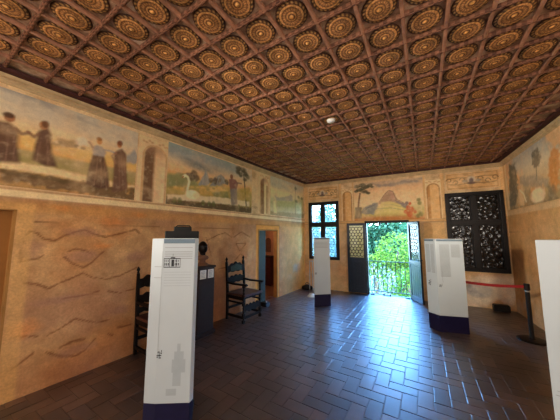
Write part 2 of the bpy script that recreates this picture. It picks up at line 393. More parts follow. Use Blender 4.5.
def paint_niche1(p):
    p.fill((206, 178, 136)); p.blot(5, 1, (178, 140, 98), .5); niche(p, 1.30, 1.63, 2.08, 2.93)
def paint_fresco2(p):
    p.grad([(2.05, (116, 96, 66)), (2.16, (126, 104, 70)), (2.28, (168, 146, 88)), (2.45, (158, 142, 84)), (2.56, (190, 160, 100)), (2.62, (206, 162, 112)), (2.72, (210, 178, 134)), (2.82, (190, 172, 144)), (2.95, (148, 152, 148)), (3.05, (140, 150, 146))])
    clouds(p, 1, c=(104, 114, 116), zmin=2.68, a=.9); clouds(p, 2, .55, .72, (220, 196, 160), 2.62, .6); clouds(p, 5, .5, .7, (210, 150, 92), 2.58, .25)
    m = np.clip((2.5-p.Z)/.05, 0, 1)*np.clip((p.Z-2.3)/.04, 0, 1); p.blot(4, 3, (108, 120, 78), .7, .45, .62, m); p.blot(6, 4, (192, 156, 86), .7, .5, .65, m)
    p.poly(k56([(40, 190), (100, 184), (160, 192), (200, 215), (210, 255), (40, 262)]), (122, 128, 92), .8, .02, .05)
    p.poly(k56([(215, 250), (240, 205), (256, 172), (272, 205), (282, 240), (262, 256)]), (134, 140, 142), .95, .015, .05)
    p.poly(k56([(275, 258), (300, 220), (340, 192), (362, 215), (380, 250)]), (126, 130, 130), .9, .015, .07)
    for x, y, r in ((170, 205, .1), (190, 190, .09), (205, 215, .08), (285, 225, .07), (310, 230, .08), (330, 225, .06), (372, 235, .07)): p.ell(k56([(x, y)])[0], (r, r*.9), (92, 80, 66), .85, .4, .5)
    p.poly(k56([(40, 305), (150, 308), (300, 318), (400, 330), (500, 345), (500, 372), (400, 365), (200, 345), (40, 335)]), (204, 190, 158), .9, .012, .03)
    p.poly(k56([(30, 330), (120, 340), (250, 352), (380, 362), (510, 380), (510, 440), (30, 380)]), (84, 72, 52), .95, .012, .06)
    p.poly(k56([(250, 268), (330, 262), (380, 285), (300, 295)]), (206, 176, 116), .8, .02, .04)
    for a, b_ in (((243, 215), (238, 245)), ((258, 182), (268, 236)), ((330, 210), (318, 246)), ((345, 205), (362, 242))): p.line(k56([a, b_]), .016, (170, 168, 160), .6)
    for k in range(14): p.ell(k56([(60+k*30, 262+k*2.2+random.uniform(-10, 10))])[0], (.05, .025), random.choice([(110, 112, 70), (196, 168, 104), (140, 122, 76)]), .6, .5, .4)
    SW = (232, 212, 176)                                          # swan
    p.ell(k56([(182, 306)])[0], (.155, .09), SW, 1, .25); p.ell(k56([(205, 312)])[0], (.10, .07), (214, 190, 150), .8, .4)
    p.line(k56([(133, 203), (142, 198), (155, 208), (163, 232), (156, 262), (150, 290), (165, 308)]), .032, SW, 1); p.line(k56([(132, 203), (124, 210)]), .014, (150, 100, 60), .9)
    for x in (80, 110, 240, 275, 300, 440): p.ell(k56([(x, 338+(x-100)*.1)])[0], (.05, .06), (92, 96, 54), .8, .5, .5)
    p.ell(k56([(400, 205)])[0], (.05, .055), (122, 80, 60), 1, .3)
    p.poly(k56([(384, 222), (402, 214), (425, 224), (436, 245), (428, 280), (392, 282)]), (128, 88, 84), .95, .015)
    p.poly(k56([(392, 275), (430, 272), (432, 362), (398, 365)]), (122, 112, 108), .95, .015); p.line(k56([(428, 240), (455, 244)]), .025, (132, 96, 88), .9)
    p.line(k56([(468, 195), (474, 260), (482, 368)]), .025, (84, 68, 50), .95)
    for x, y, r in ((440, 160, .1), (462, 168, .11), (478, 190, .1), (450, 192, .09), (488, 205, .09), (474, 222, .07), (436, 180, .07)): p.ell(k56([(x, y)])[0], (r*1.15, r*.75), (72, 70, 54), .85, .5, .7)
    p.poly(k56([(440, 275), (500, 265), (505, 340), (440, 335)]), (164, 140, 70), .7, .03, .05)
def paint_niche2(p):
    p.fill((204, 176, 136)); p.blot(5, 1, (178, 140, 98), .5); niche(p, 4.0, 4.30, 2.10, 2.98, dark=(120, 84, 56), light=(212, 182, 138))
    p.rect(4.22, 4.29, 2.10, 2.83, (140, 98, 62), .8, .02)
def q7(pts, ox=245, oy=160, k=7.): return [(ox+x/k, oy+y/k) for x, y in pts]
def paint_fresco3(p):
    p.grad([(2.1, (150, 150, 122)), (2.25, (170, 172, 142)), (2.42, (140, 148, 108)), (2.55, (176, 176, 140)), (2.7, (206, 190, 150)), (2.9, (196, 184, 150)), (3.1, (150, 160, 156))])
    clouds(p, 1, c=(140, 150, 150), zmin=2.75)
    p.poly(q7([(205, 250), (235, 262), (290, 258), (320, 240), (335, 262), (330, 290), (220, 285)]), (120, 128, 132), .85, .02, .07)
    p.poly(q7([(225, 285), (330, 290), (415, 262), (415, 325), (300, 330), (225, 325)]), (132, 146, 96), .8, .03, .06)
    p.poly(q7([(120, 350), (200, 362), (330, 372), (420, 378), (420, 410), (120, 385)]), (116, 104, 72), .85, .015, .06)
    p.line(q7([(155, 140), (150, 260), (152, 365)]), .03, (120, 92, 62), .85)
    for y in range(125, 365, 16): p.ell(q7([(150+random.uniform(-14, 16), y)])[0], (.11, .06), (104, 88, 58) if y > 170 else (82, 78, 56), .75, .5, .6)
    p.poly(q7([(198, 290), (212, 285), (222, 372), (200, 370)]), (220, 200, 160), .9, .02)
    p.mix(np.ones(p.S.shape), (222, 192, 140), .30)
    p.line(q7([(352, 185), (350, 270), (352, 380)]), .016, (104, 90, 72), .8)
    for x, y in ((352, 200), (375, 262), (395, 270), (360, 290)): p.ell(q7([(x, y)])[0], (.1, .06), (92, 104, 80), .7, .5, .5)

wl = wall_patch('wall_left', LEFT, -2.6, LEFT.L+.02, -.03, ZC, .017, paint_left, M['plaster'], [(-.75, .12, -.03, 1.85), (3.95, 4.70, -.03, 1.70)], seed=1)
tag(wl, kind='structure')
for nm, a, b, z0, z1, fn, sd, lab in (('fresco_panel', -.62, 1.20, 2.08, 3.06, paint_fresco1, 2, 'fresco of four dark robed figures in a yellow landscape'),
                                      ('painted_niche', 1.21, 1.655, 2.075, 3.06, paint_niche1, 3, 'larger painted niche with dark left side'),
                                      ('fresco_panel', 1.66, 3.68, 2.08, 3.085, paint_fresco2, 4, 'fresco of a white swan, a figure and a tree by a river'),
                                      ('painted_niche', 3.90, 4.39, 2.09, 3.10, paint_niche2, 5, 'narrow painted niche between the swan fresco and the corner fresco'),
                                      ('fresco_panel', 4.40, 6.16, 2.10, 3.12, paint_fresco3, 6, 'pale fresco nearest the corner')):
    o = wall_patch(nm, LEFT, a, b, z0, z1, .012, fn, M['fresco'], off=.004, parent=wl, seed=sd); o['label'] = lab

# ---- back wall
W1 = (.15, 1.09, .86, 2.59); DR = (1.84, 2.86, -.03, 1.94); W2 = (3.68, 4.74, .77, 2.58)
def pilaster(p, s0, s1, z0, z1):
    p.rect(s0, s1, z0, z1, (204, 166, 116), .7, .01); p.rect(s0, s0+.012, z0, z1, (150, 106, 66), .6, .006); p.rect(s1-.012, s1, z0, z1, (150, 106, 66), .6, .006)
def paint_back(p):
    ochre_base(p, (186, 156, 122)); p.blot(1.3, 9, (200, 168, 122), .6, .42, .62)
    m = np.clip((p.Z-1.97)/.02, 0, 1); p.mix(m, (196, 168, 130)); p.blot(5, 6, (208, 184, 148), .6, .45, .7, m); p.blot(8, 7, (150, 104, 62), .4, .55, .75, m)
    ledge(p, 1.915, 1.985, (200, 160, 110))
    for a, b in ((0, .12), (1.10, 1.19), (1.50, 1.545), (3.24, 3.30), (3.60, 3.69), (4.70, 4.77)): pilaster(p, a, b, 1.985, 3.1)
    for a, b in ((1.12, 1.80), (3.2, 3.64)): pilaster(p, a, b, .0, 1.9) if a > 3 else None
    d = np.clip((.30-np.abs(p.S-3.85+.2))/.1, 0, 1)*0
    for (c, z, r) in ((4.17, .37, (.25, .16)),):                                   # oval painted medallion under the window
        p.ell((c, z), (.44, .30), (196, 178, 150), .7, .3, px=False); p.ell((c, z), (r[0]+.03, r[1]+.03), (110, 84, 64), .8, .2, px=False); p.ell((c, z), r, (104, 104, 108), .95, .15, px=False)
        p.ell((c-.05, z+.03), (.13, .07), (150, 148, 146), .8, .6, .5, px=False); p.ell((c+.1, z-.04), (.07, .05), (70, 70, 74), .8, .6, .5, px=False)
    p.blot(2.5, 11, (216, 204, 184), .6, .45, .65, np.clip((p.S-3.6)/.1, 0, 1)*np.clip((.74-p.Z)/.1, 0, 1))
def scroll_panel(p, cx, z0, z1, s0, s1):
    p.fill((190, 154, 108)); p.blot(6, 1, (208, 178, 134), .6); p.blot(9, 2, (140, 98, 60), .4, .55, .75)
    for a, b, c, d in ((s0+.02, s1-.02, z0+.02, z0+.035), (s0+.02, s1-.02, z1-.035, z1-.02), (s0+.02, s0+.035, z0+.02, z1-.02), (s1-.035, s1-.02, z0+.02, z1-.02)): p.rect(a, b, c, d, (140, 96, 58), .8, .004)
    zc = (z0+z1)/2
    for k in (-1, 1):
        for i in range(3):
            c = cx+k*(.16+.13*i); pts = [(c+k*.055*math.cos(t)*(1-t/9), zc+(-1)**i*.03+.06*math.sin(t)*(1-t/9)) for t in np.linspace(0, 5.2, 12)]
            p.line(pts, .013, (112, 78, 50), .85, px=False)
        p.line([(cx+k*.08, zc-.06), (cx+k*.25, zc-.085), (cx+k*.44, zc-.06)], .012, (124, 86, 54), .8, px=False)
        p.line([(cx+k*.08, zc+.07), (cx+k*.25, zc+.09), (cx+k*.44, zc+.07)], .012, (124, 86, 54), .8, px=False)
    p.ell((cx, zc+.02), (.10, .10), (186, 172, 150), .8, .4, px=False); p.ell((cx, zc), (.05, .075), (104, 88, 90), .9, .4, px=False); p.ell((cx, zc-.06), (.11, .035), (92, 72, 70), .9, .4, px=False)
    p.ell((cx-.12, zc-.01), (.06, .05), (142, 136, 130), .6, .5, px=False); p.ell((cx+.12, zc-.01), (.06, .05), (142, 136, 130), .6, .5, px=False)
def b56(pts): return k56(pts, 350, 165, 5.6)
def paint_mountain(p):
    p.grad([(1.98, (168, 112, 66)), (2.05, (172, 120, 72)), (2.12, (178, 158, 100)), (2.3, (186, 170, 122)), (2.42, (206, 180, 140)), (2.7, (206, 172, 130)), (2.85, (196, 160, 122)), (2.97, (176, 150, 124))])
    clouds(p, 1, .5, .7, (126, 116, 112), 2.76, .8, 1.4); p.poly(b56([(125, 100), (180, 112), (240, 100), (290, 88), (380, 84), (395, 95), (300, 104), (230, 118), (150, 122)]), (128, 118, 114), .7, .02, .06)
    p.poly(b56([(150, 222), (172, 195), (190, 166), (216, 140), (238, 146), (252, 166), (258, 190), (285, 205), (320, 222)]), (160, 128, 104), .95, .012, .05)
    p.poly(b56([(216, 142), (236, 147), (250, 172), (245, 205), (225, 180)]), (178, 140, 120), .6, .02, .04); p.line(b56([(172, 196), (192, 166), (216, 142), (240, 148), (256, 188), (300, 212)]), .012, (110, 84, 76), .7)
    p.poly(b56([(175, 208), (230, 204), (310, 230), (310, 268), (140, 275)]), (190, 174, 112), .9, .02, .05); p.line(b56([(150, 245), (230, 240), (300, 252)]), .012, (128, 132, 92), .7); p.line(b56([(190, 225), (240, 222), (290, 235)]), .01, (140, 136, 100), .6)
    p.poly(b56([(60, 272), (78, 240), (110, 222), (160, 208), (150, 245), (132, 278)]), (122, 122, 118), .9, .015, .06); p.line(b56([(70, 265), (100, 240), (140, 222)]), .014, (92, 92, 92), .6)
    p.poly(b56([(255, 200), (300, 210), (335, 235), (300, 240)]), (120, 112, 112), .8, .015, .04)
    p.line(b56([(56, 160), (50, 200), (46, 245)]), .035, (112, 82, 60), .95); p.poly(b56([(30, 238), (64, 236), (66, 300), (26, 302)]), (112, 100, 84), .9, .012, .03)
    for x, y, r in ((40, 120, .09), (66, 112, .1), (92, 122, .1), (112, 112, .09), (55, 140, .1), (85, 150, .1), (100, 158, .07), (124, 122, .06), (34, 148, .07), (74, 132, .1)): p.ell(b56([(x, y)])[0], (r*1.1, r*.6), (70, 72, 56), .9, .4, .6)
    for x, y, r in ((335, 215, .05), (325, 240, .08), (345, 250, .09), (312, 262, .07), (365, 262, .06), (335, 275, .1)): p.ell(b56([(x, y)])[0], (r*.8, r), (176, 84, 50), .85, .4, .5)
    p.ell(b56([(318, 212)])[0], (.06, .05), (104, 92, 96), .8, .5, .4)
    for x, y in ((384, 195), (390, 212), (398, 275), (382, 285)): p.ell(b56([(x, y)])[0], (.06, .07), (112, 112, 66), .8, .5, .5)
    p.rect(-1, 9, 1.98, 2.02, (164, 104, 60), .6, .02)
wb = wall_patch('wall_back', BACK, -.02, BACK.L+.02, -.03, ZC, .02, paint_back, M['plaster'], [W1, DR, W2], seed=11)
tag(wb, kind='structure')
def pn(s0, s1, z0, z1, dark, light):
    def f(p):
        p.fill((198, 166, 126)); p.blot(5, 1, (212, 186, 146), .5); niche(p, s0, s1, z0, z1, dark, light, 2)
    return f
for nm, a, b, z0, z1, fn, sd, lab in (('grotesque_panel', .15, 1.07, 2.67, 3.04, lambda p: scroll_panel(p, .60, 2.67, 3.04, .15, 1.07), 12, 'painted scroll panel above the left window'),
                                      ('painted_niche', 1.19, 1.51, 1.985, 2.93, pn(1.23, 1.47, 1.99, 2.84, (150, 100, 54), (192, 150, 98)), 13, 'painted ochre niche left of the mountain fresco'),
                                      ('fresco_panel', 1.545, 3.245, 1.985, 3.045, paint_mountain, 14, 'fresco of a bare mountain with a tree and red figures, above the doorway'),
                                      ('painted_niche', 3.29, 3.62, 1.985, 2.95, pn(3.33, 3.58, 1.99, 2.85, (160, 110, 62), (196, 158, 108)), 15, 'painted ochre niche right of the mountain fresco'),
                                      ('grotesque_panel', 3.73, 4.70, 2.66, 3.05, lambda p: scroll_panel(p, 4.21, 2.66, 3.05, 3.73, 4.70), 16, 'painted scroll panel above the dark right window')):
    o = wall_patch(nm, BACK, a, b, z0, z1, .011, fn, M['fresco'], off=.004, parent=wb, seed=sd); o['label'] = lab

# ---- right wall
def paint_right(p):
    ochre_base(p, (176, 130, 82)); p.blot(1.2, 9, (196, 158, 112), .6, .42, .62)
    low = np.clip((.9-p.Z)/.5, 0, 1); p.blot(2, 12, (196, 180, 152), .6, .42, .62, low)
    upper_base(p, 2.1); ledge(p, 2.0, 2.10, (196, 168, 128))
    p.line([(508, 232), (560, 230)], .008, (110, 76, 50), .6)
    p.rect(0, .10, 2.1, 3.15, (196, 164, 120), .8, .01); p.rect(.10, .12, 2.1, 3.15, (120, 90, 64), .7, .006); p.rect(.17, .19, 2.1, 3.15, (140, 104, 70), .7, .006)
def r4(pts): return [(490+x/4., 110+y/4.) for x, y in pts]
def paint_fresco_right(p):
    p.grad([(2.1, (140, 116, 84)), (2.3, (170, 144, 104)), (2.5, (186, 160, 120)), (2.75, (196, 178, 148)), (2.95, (176, 168, 152)), (3.15, (160, 152, 138))])
    clouds(p, 1, c=(148, 144, 140), zmin=2.7); p.blot(3, 2, (206, 150, 84), .6, .48, .65); p.blot(6, 3, (120, 108, 90), .5, .5, .7, np.clip((2.6-p.Z)/.1, 0, 1))
    p.poly(r4([(76, 222), (98, 216), (110, 260), (112, 340), (104, 385), (82, 392), (78, 300)]), (92, 90, 78), .9, .03, .12)
    p.poly(r4([(166, 160), (190, 150), (206, 172), (204, 205), (186, 232), (170, 215)]), (88, 84, 74), .9, .02, .12); p.line(r4([(186, 230), (188, 280)]), .02, (90, 76, 60), .8)
    p.poly(r4([(240, 190), (250, 155), (272, 152), (280, 200), (278, 290), (262, 340), (240, 300), (236, 240)]), (186, 122, 60), .85, .03, .12)
    p.poly(r4([(120, 268), (180, 262), (235, 275), (232, 300), (180, 310), (118, 300)]), (150, 136, 118), .7, .03, .1)
    p.ell(r4([(192, 342)])[0], (.28, .15), (214, 192, 156), .9, .3, .2); p.ell(r4([(128, 352)])[0], (.16, .2), (196, 170, 128), .8, .4, .3); p.line(r4([(120, 320), (136, 336), (146, 366)]), .025, (220, 200, 168), .9)
    p.poly(r4([(232, 300), (262, 300), (270, 360), (236, 360)]), (110, 96, 78), .7, .03, .1)
    p.rect(-1, 9, 2.1, 2.15, (112, 92, 66), .6, .03)
wr = wall_patch('wall_right', RGT, -.02, 9.0, -.03, ZC, .024, paint_right, M['plaster'], seed=21); tag(wr, kind='structure')
o = wall_patch('fresco_panel', RGT, .20, 3.1, 2.11, 3.14, .014, paint_fresco_right, M['fresco'], off=.004, parent=wr, seed=22); o['label'] = 'fresco of grey and orange trees with pale animals below'
# ---- wall behind the camera
yf = -2.05; FRONT = Plane((2.2, yf), (-3.8, yf))
wf = wall_patch('wall_front', FRONT, 0, 6.0, -.03, ZC, .1, lambda p: ochre_base(p), M['plaster'], seed=31); tag(wf, kind='structure')

# ---- cornice mouldings and the dark border strip of the ceiling
def cornice(name, plane, s0, s1):
    b = MB(); prof = [(0, 3.105), (.014, 3.108), (.018, 3.122), (.035, 3.13), (.04, 3.15), (.03, 3.158), (.05, 3.172), (.062, 3.19), (.0, 3.19)]
    b.prism([plane.P(s0, z, o) for o, z in prof], plane.d*(s1-s0)); o = b.build(name, M['cream']); tag(o, kind='structure')
    b = MB(); prof = [(0, 3.19), (.14, 3.192), (.15, 3.22), (.0, 3.24)]; b.prism([plane.P(s0, z, o) for o, z in prof], plane.d*(s1-s0)); b.build('border_board', M['maroon'], o)
cornice('trim_1', LEFT, -2.5, LEFT.L); cornice('trim_2', BACK, 0, BACK.L); cornice('trim_3', RGT, 0, 8.9)

# ================================================================== ceiling
S0, OX, OY = .2832, -.3277, 1.2559
def mat_ceiling():
    m, nt, b, out = newmat('ceiling_boards'); n = noise_node(nt, 5, 6, .7)
    r = ramp(nt, n.outputs['Fac'], [(.32, L4((104, 76, 60))), (.5, L4((176, 144, 118))), (.66, L4((222, 196, 168)))])
    nt.links.new(r.outputs['Color'], b.inputs['Base Color']); b.inputs['Roughness'].default_value = .75; return m
def mat_batten():
    m, nt, b, out = newmat('ceiling_batten'); tc = nt.nodes.new('ShaderNodeTexCoord'); g = nt.nodes.new('ShaderNodeTexChecker')
    g.inputs['Scale'].default_value = 34.0; g.inputs['Color1'].default_value = L4((172, 120, 96)); g.inputs['Color2'].default_value = L4((88, 52, 42))
    nt.links.new(tc.outputs['Object'], g.inputs['Vector']); n = noise_node(nt, 7, 5, .7)
    mx = nt.nodes.new('ShaderNodeMix'); mx.data_type = 'RGBA'; mx.inputs[0].default_value = .6
    r = ramp(nt, n.outputs['Fac'], [(.35, L4((86, 58, 44))), (.65, L4((156, 114, 86)))])
    nt.links.new(g.outputs['Color'], mx.inputs[6]); nt.links.new(r.outputs['Color'], mx.inputs[7]); nt.links.new(mx.outputs[2], b.inputs['Base Color'])
    b.inputs['Roughness'].default_value = .65; return m
M['ceil'] = mat_ceiling(); M['batten'] = mat_batten(); M['batten_light'] = simple('pale_batten', (178, 132, 106), .6, var=.35, scale=9); M['rosette'] = vcol('gilt_rosette', .55, .55, 4, 50, .1)
XL, XR, YF, YB = -3.75, 2.15, -2.05, 6.92
b = MB(); b.box((XL, YF, ZC), (XR, YB+.1, ZC+.1)); ceiling = tag(b.build('ceiling', M['ceil']), kind='structure')
def xlim(y):
    l = LEFT.A[0]+LEFT.d[0]/LEFT.d[1]*(y-LEFT.A[1]); r = RGT.A[0]+RGT.d[0]/RGT.d[1]*(y-RGT.A[1]); return l, r
def ylim(x): return BACK.A[1]+BACK.d[1]/BACK.d[0]*(x-BACK.A[0])
ZB = 3.211
for j in range(-9, 13):                              # battens that run towards the back wall
    x = OX-j*S0
    if not XL+.1 < x < XR-.1: continue
    y0, y1 = YF, ylim(x)-.1
    # keep inside the flaring side walls
    ys = [y for y in np.linspace(y0, y1, 60) if xlim(y)[0]+.12 < x < xlim(y)[1]-.12]
    if len(ys) < 4: continue
    b = MB(); b.box((x-.013, ys[0], ZB-.006), (x+.013, ys[-1], ZC)); b.build('batten', M['batten_light'], ceiling, bevel=.006)
for i in range(-12, 20):                             # the heavier cross battens
    y = OY+i*S0
    if y < YF+.1: continue
    l, r = xlim(y); l += .13; r -= .13
    if y > ylim(l)-.12: continue
    b = MB(); b.box((l, y-.015, ZB-.002), (r, y+.015, ZC)); b.box((l, y-.007, ZB-.008), (r, y+.007, ZB))
    b.build('cross_batten', M['batten'], ceiling, bevel=.005)
def rosette_data(seg=40):
    G1, G2, DKB, MID, RED = (200, 150, 96), (172, 124, 78), (82, 58, 46), (136, 98, 68), (128, 70, 48)
    rings = [(.121, .000, DKB, DKB), (.117, .006, DKB, DKB), (.104, .008, (188, 150, 96), DKB), (.099, .008, (176, 136, 86), DKB), (.094, .010, DKB, DKB), (.089, .013, G1, G1), (.078, .015, G2, G1), (.072, .013, MID, DKB),
             (.064, .012, G2, MID), (.055, .014, G1, MID), (.047, .013, MID, G2), (.041, .011, DKB, MID), (.035, .015, G1, G1), (.028, .017, G2, G2), (.022, .014, DKB, DKB), (.014, .019, G1, G1), (.001, .023, (214, 166, 96), (214, 166, 96))]
    V = []; Cc = []
    for r, z, c1, c2 in rings:
        for k in range(seg):
            w = 2*math.pi*k/seg; V.append((r*math.cos(w), r*math.sin(w), -z)); Cc.append(lin(c1 if (k//1) % 2 == 0 else c2)*1.15)
    n = len(rings); Fq = [[i*seg+k, (i+1)*seg+k, (i+1)*seg+(k+1) % seg, i*seg+(k+1) % seg] for i in range(n-1) for k in range(seg)]
    return np.array(V), np.array(Cc), np.array(Fq)
def mesh_np(name, V, Fq, Cc, mat):
    me = bpy.data.meshes.new(name); me.vertices.add(len(V)); me.vertices.foreach_set('co', V.reshape(-1).astype(np.float32))
    k = len(Fq); me.loops.add(4*k); me.polygons.add(k); me.loops.foreach_set('vertex_index', Fq.reshape(-1).astype(np.int32)); me.polygons.foreach_set('loop_start', np.arange(0, 4*k, 4, dtype=np.int32))
    me.update(calc_edges=True); me.validate(); at = me.color_attributes.new('Col', 'FLOAT_COLOR', 'POINT'); arr = np.ones((len(V), 4), np.float32); arr[:, :3] = np.clip(Cc, 0, 1); at.data.foreach_set('color', arr.ravel())
    me.materials.append(mat); return me
cells = []
for j in range(-9, 13):
    for i in range(-12, 20):
        x = OX-(j+.5)*S0; y = OY+(i+.5)*S0
        if y < YF+.15 or y > ylim(x)-.24: continue
        l, r = xlim(y)
        if x < l+.26 or x > r-.26: continue
        px, py, d = proj((x, y, ZC)); vis = d > .2 and -15 < px < 575 and -15 < py < 430
        cells.append((0 if not vis else 1/max(d, .1)**2*abs(ZC-H)/max(math.hypot(x, y), .3), x, y))
cells.sort(reverse=True)
Vr, Cr, Fr = rosette_data(); me0 = mesh_np('rosette', Vr, Fr, Cr, M['rosette'])
for w, x, y in cells[:100]:
    o = bpy.data.objects.new('rosette', me0); o.location = (x, y, ZC-.004); o.rotation_euler = (0, 0, random.random()*6); link(o, ceiling)
Vr2, Cr2, Fr2 = rosette_data(24); vs, cs, fs = [], [], []
for k, (w, x, y) in enumerate(cells[100:]):
    vs.append(Vr2+np.array([x, y, ZC-.004])); cs.append(Cr2*random.uniform(.75, 1.1)); fs.append(Fr2+k*len(Vr2))
o = bpy.data.objects.new('rosette', mesh_np('rosettes_far', np.concatenate(vs), np.concatenate(fs), np.concatenate(cs), M['rosette'])); link(o, ceiling); tag(o, kind='stuff')

# ================================================================== floor: herringbone bricks
def mat_floor():
    m, nt, b, out = newmat('waxed_brick'); at = nt.nodes.new('ShaderNodeVertexColor'); at.layer_name = 'Col'
    n = noise_node(nt, 3.5, 6, .7); n2 = noise_node(nt, 40, 3, .6)
    mr = nt.nodes.new('ShaderNodeMapRange'); mr.inputs['From Min'].default_value = .3; mr.inputs['From Max'].default_value = .7; mr.inputs['To Min'].default_value = .6; mr.inputs['To Max'].default_value = 1.4
    nt.links.new(n.outputs['Fac'], mr.inputs['Value']); vm = nt.nodes.new('ShaderNodeVectorMath'); vm.operation = 'SCALE'
    nt.links.new(at.outputs['Color'], vm.inputs[0]); nt.links.new(mr.outputs['Result'], vm.inputs['Scale']); nt.links.new(vm.outputs['Vector'], b.inputs['Base Color'])
    m2 = nt.nodes.new('ShaderNodeMapRange'); m2.inputs['From Min'].default_value = .3; m2.inputs['From Max'].default_value = .7; m2.inputs['To Min'].default_value = FLOOR_R[0]; m2.inputs['To Max'].default_value = FLOOR_R[1]
    nt.links.new(n.outputs['Fac'], m2.inputs['Value']); nt.links.new(m2.outputs['Result'], b.inputs['Roughness'])
    b.inputs['IOR'].default_value = 1.6; b.inputs['Coat Weight'].default_value = 1.; b.inputs['Coat IOR'].default_value = 1.75; b.inputs['Coat Roughness'].default_value = .43
    bp = nt.nodes.new('ShaderNodeBump'); bp.inputs['Strength'].default_value = .05; bp.inputs['Distance'].default_value = .004
    nt.links.new(n2.outputs['Fac'], bp.inputs['Height']); nt.links.new(bp.outputs['Normal'], b.inputs['Normal']); return m
FLOOR_R = (.30, .42)
M['brick'] = mat_floor()
def build_floor():
    w = .135; V = []; Fq = []; Cc = []; g = .0018; bv = .005; r = random.Random(3)
    i0, i1, j0, j1 = int(XL/w)-2, int(XR/w)+2, int(-2.1/w)-1, int(7.0/w)+1
    mort = lin((58, 50, 46))
    V += [(XL, YF-.05, -.004), (XR+.1, YF-.05, -.004), (XR+.1, YB+.06, -.004), (XL, YB+.06, -.004)]; Cc += [mort]*4; Fq.append([0, 1, 2, 3])
    for i in range(i0, i1):
        for j in range(j0, j1):
            c = (i-j) % 4
            if c == 0: x0, x1, y0, y1 = i*w, (i+2)*w, j*w, (j+1)*w
            elif c == 3: x0, x1, y0, y1 = i*w, (i+1)*w, j*w, (j+2)*w
            else: continue
            cx, cy = (x0+x1)/2, (y0+y1)/2; l, rr = xlim(cy)
            if cx < l-.12 or cx > rr+.12 or cy > ylim(cx)+.05 or cy < YF: continue
            x0 += g; x1 -= g; y0 += g; y1 -= g
            tx, ty, dz = r.gauss(0, .0022), r.gauss(0, .0022), r.uniform(-.0006, .0006)
            base = lin((r.choice([(78, 62, 56), (86, 68, 60), (70, 58, 55), (94, 74, 64), (74, 63, 62)])))*r.uniform(.8, 1.2); k = len(V)
            for (a, b_, zz) in ((x0, y0, -.005), (x1, y0, -.005), (x1, y1, -.005), (x0, y1, -.005)): V.append((a, b_, zz)); Cc.append(mort)
            for (a, b_) in ((x0, y0), (x1, y0), (x1, y1), (x0, y1)): V.append((a, b_, -bv*.35+dz)); Cc.append(base*.8)
            for (a, b_) in ((x0+bv, y0+bv), (x1-bv, y0+bv), (x1-bv, y1-bv), (x0+bv, y1-bv)): V.append((a, b_, dz+(a-cx)*tx+(b_-cy)*ty)); Cc.append(base)
            for q in (0, 4):
                for e in range(4): Fq.append([k+q+e, k+q+(e+1) % 4, k+q+4+(e+1) % 4, k+q+4+e])
            Fq.append([k+8, k+9, k+10, k+11])
    me = mesh_np('floor', np.array(V), np.array(Fq), np.array(Cc), M['brick']); me.shade_flat(); o = bpy.data.objects.new('floor', me); link(o); tag(o, kind='structure')
build_floor()

# ================================================================== windows and doors
def pbox(b, pl, s0, s1, z0, z1, o0, o1, col=None):
    P = [pl.P(s, z, o) for o in (o0, o1) for s, z in ((s0, z0), (s1, z0), (s1, z1), (s0, z1))]
    return b.add(P, [[0, 1, 2, 3], [7, 6, 5, 4], [0, 4, 5, 1], [1, 5, 6, 2], [2, 6, 7, 3], [3, 7, 4, 0]], col)
def hexlead(b, mapf, w, h, cell, th, nrm, ring=True):
    """lead cames round little hexagonal panes, on a w x h rectangle; mapf(u, v) -> 3D"""
    R_ = cell/2; dx = R_*math.sqrt(3); dy = R_*1.5
    for r in range(int(h/dy)+2):
        for c in range(int(w/dx)+2):
            cx = c*dx+(r % 2)*dx/2; cy = r*dy
            for a in (30, 90, 150):
                p = (cx+R_*math.cos(math.radians(a)), cy+R_*math.sin(math.radians(a))); q = (cx+R_*math.cos(math.radians(a+60)), cy+R_*math.sin(math.radians(a+60)))
                if all(0 <= k[0] <= w and 0 <= k[1] <= h for k in (p, q)): b.bar(mapf(*p), mapf(*q), th, th*.6, nrm)
    return b
def mat_glass(name, tint, milky, gloss, rough=.08, bump=0., cell=11., opaque=None, diffuse_mix=0.):
    m, nt, b, out = newmat(name); nt.nodes.remove(b); N = nt.nodes
    tr = N.new('ShaderNodeBsdfTransparent'); tr.inputs['Color'].default_value = tint
    tl = N.new('ShaderNodeBsdfTranslucent'); tl.inputs['Color'].default_value = (.9, .98, .97, 1)
    gl = N.new('ShaderNodeBsdfGlossy'); gl.inputs['Roughness'].default_value = rough; gl.inputs['Color'].default_value = (1, 1, 1, 1)
    if diffuse_mix:
        t0 = tr; df = N.new('ShaderNodeBsdfDiffuse'); df.inputs['Color'].default_value = (.80, .80, .44, 1); tr = N.new('ShaderNodeMixShader'); tr.inputs[0].default_value = diffuse_mix  # pale yellow diffuse share makes the pane look lit
        nt.links.new(t0.outputs[0], tr.inputs[1]); nt.links.new(df.outputs[0], tr.inputs[2])
    if opaque: tr = N.new('ShaderNodeBsdfDiffuse'); tr.inputs['Color'].default_value = opaque
    a = N.new('ShaderNodeMixShader'); a.inputs[0].default_value = milky; nt.links.new(tr.outputs[0], a.inputs[1]); nt.links.new(tl.outputs[0], a.inputs[2])
    c = N.new('ShaderNodeMixShader'); c.inputs[0].default_value = gloss; nt.links.new(a.outputs[0], c.inputs[1]); nt.links.new(gl.outputs[0], c.inputs[2]); nt.links.new(c.outputs[0], out.inputs['Surface'])
    if bump:
        tc = N.new('ShaderNodeTexCoord'); v = N.new('ShaderNodeTexVoronoi'); v.inputs['Scale'].default_value = cell; nt.links.new(tc.outputs['Object'], v.inputs['Vector'])
        bp = N.new('ShaderNodeBump'); bp.inputs['Strength'].default_value = bump; bp.inputs['Distance'].default_value = .02; nt.links.new(v.outputs['Distance'], bp.inputs['Height']); nt.links.new(bp.outputs['Normal'], gl.inputs['Normal'])
    return m
M['glass'] = mat_glass('old_leaded_glass', (.78, .88, .88, 1), .12, .05)
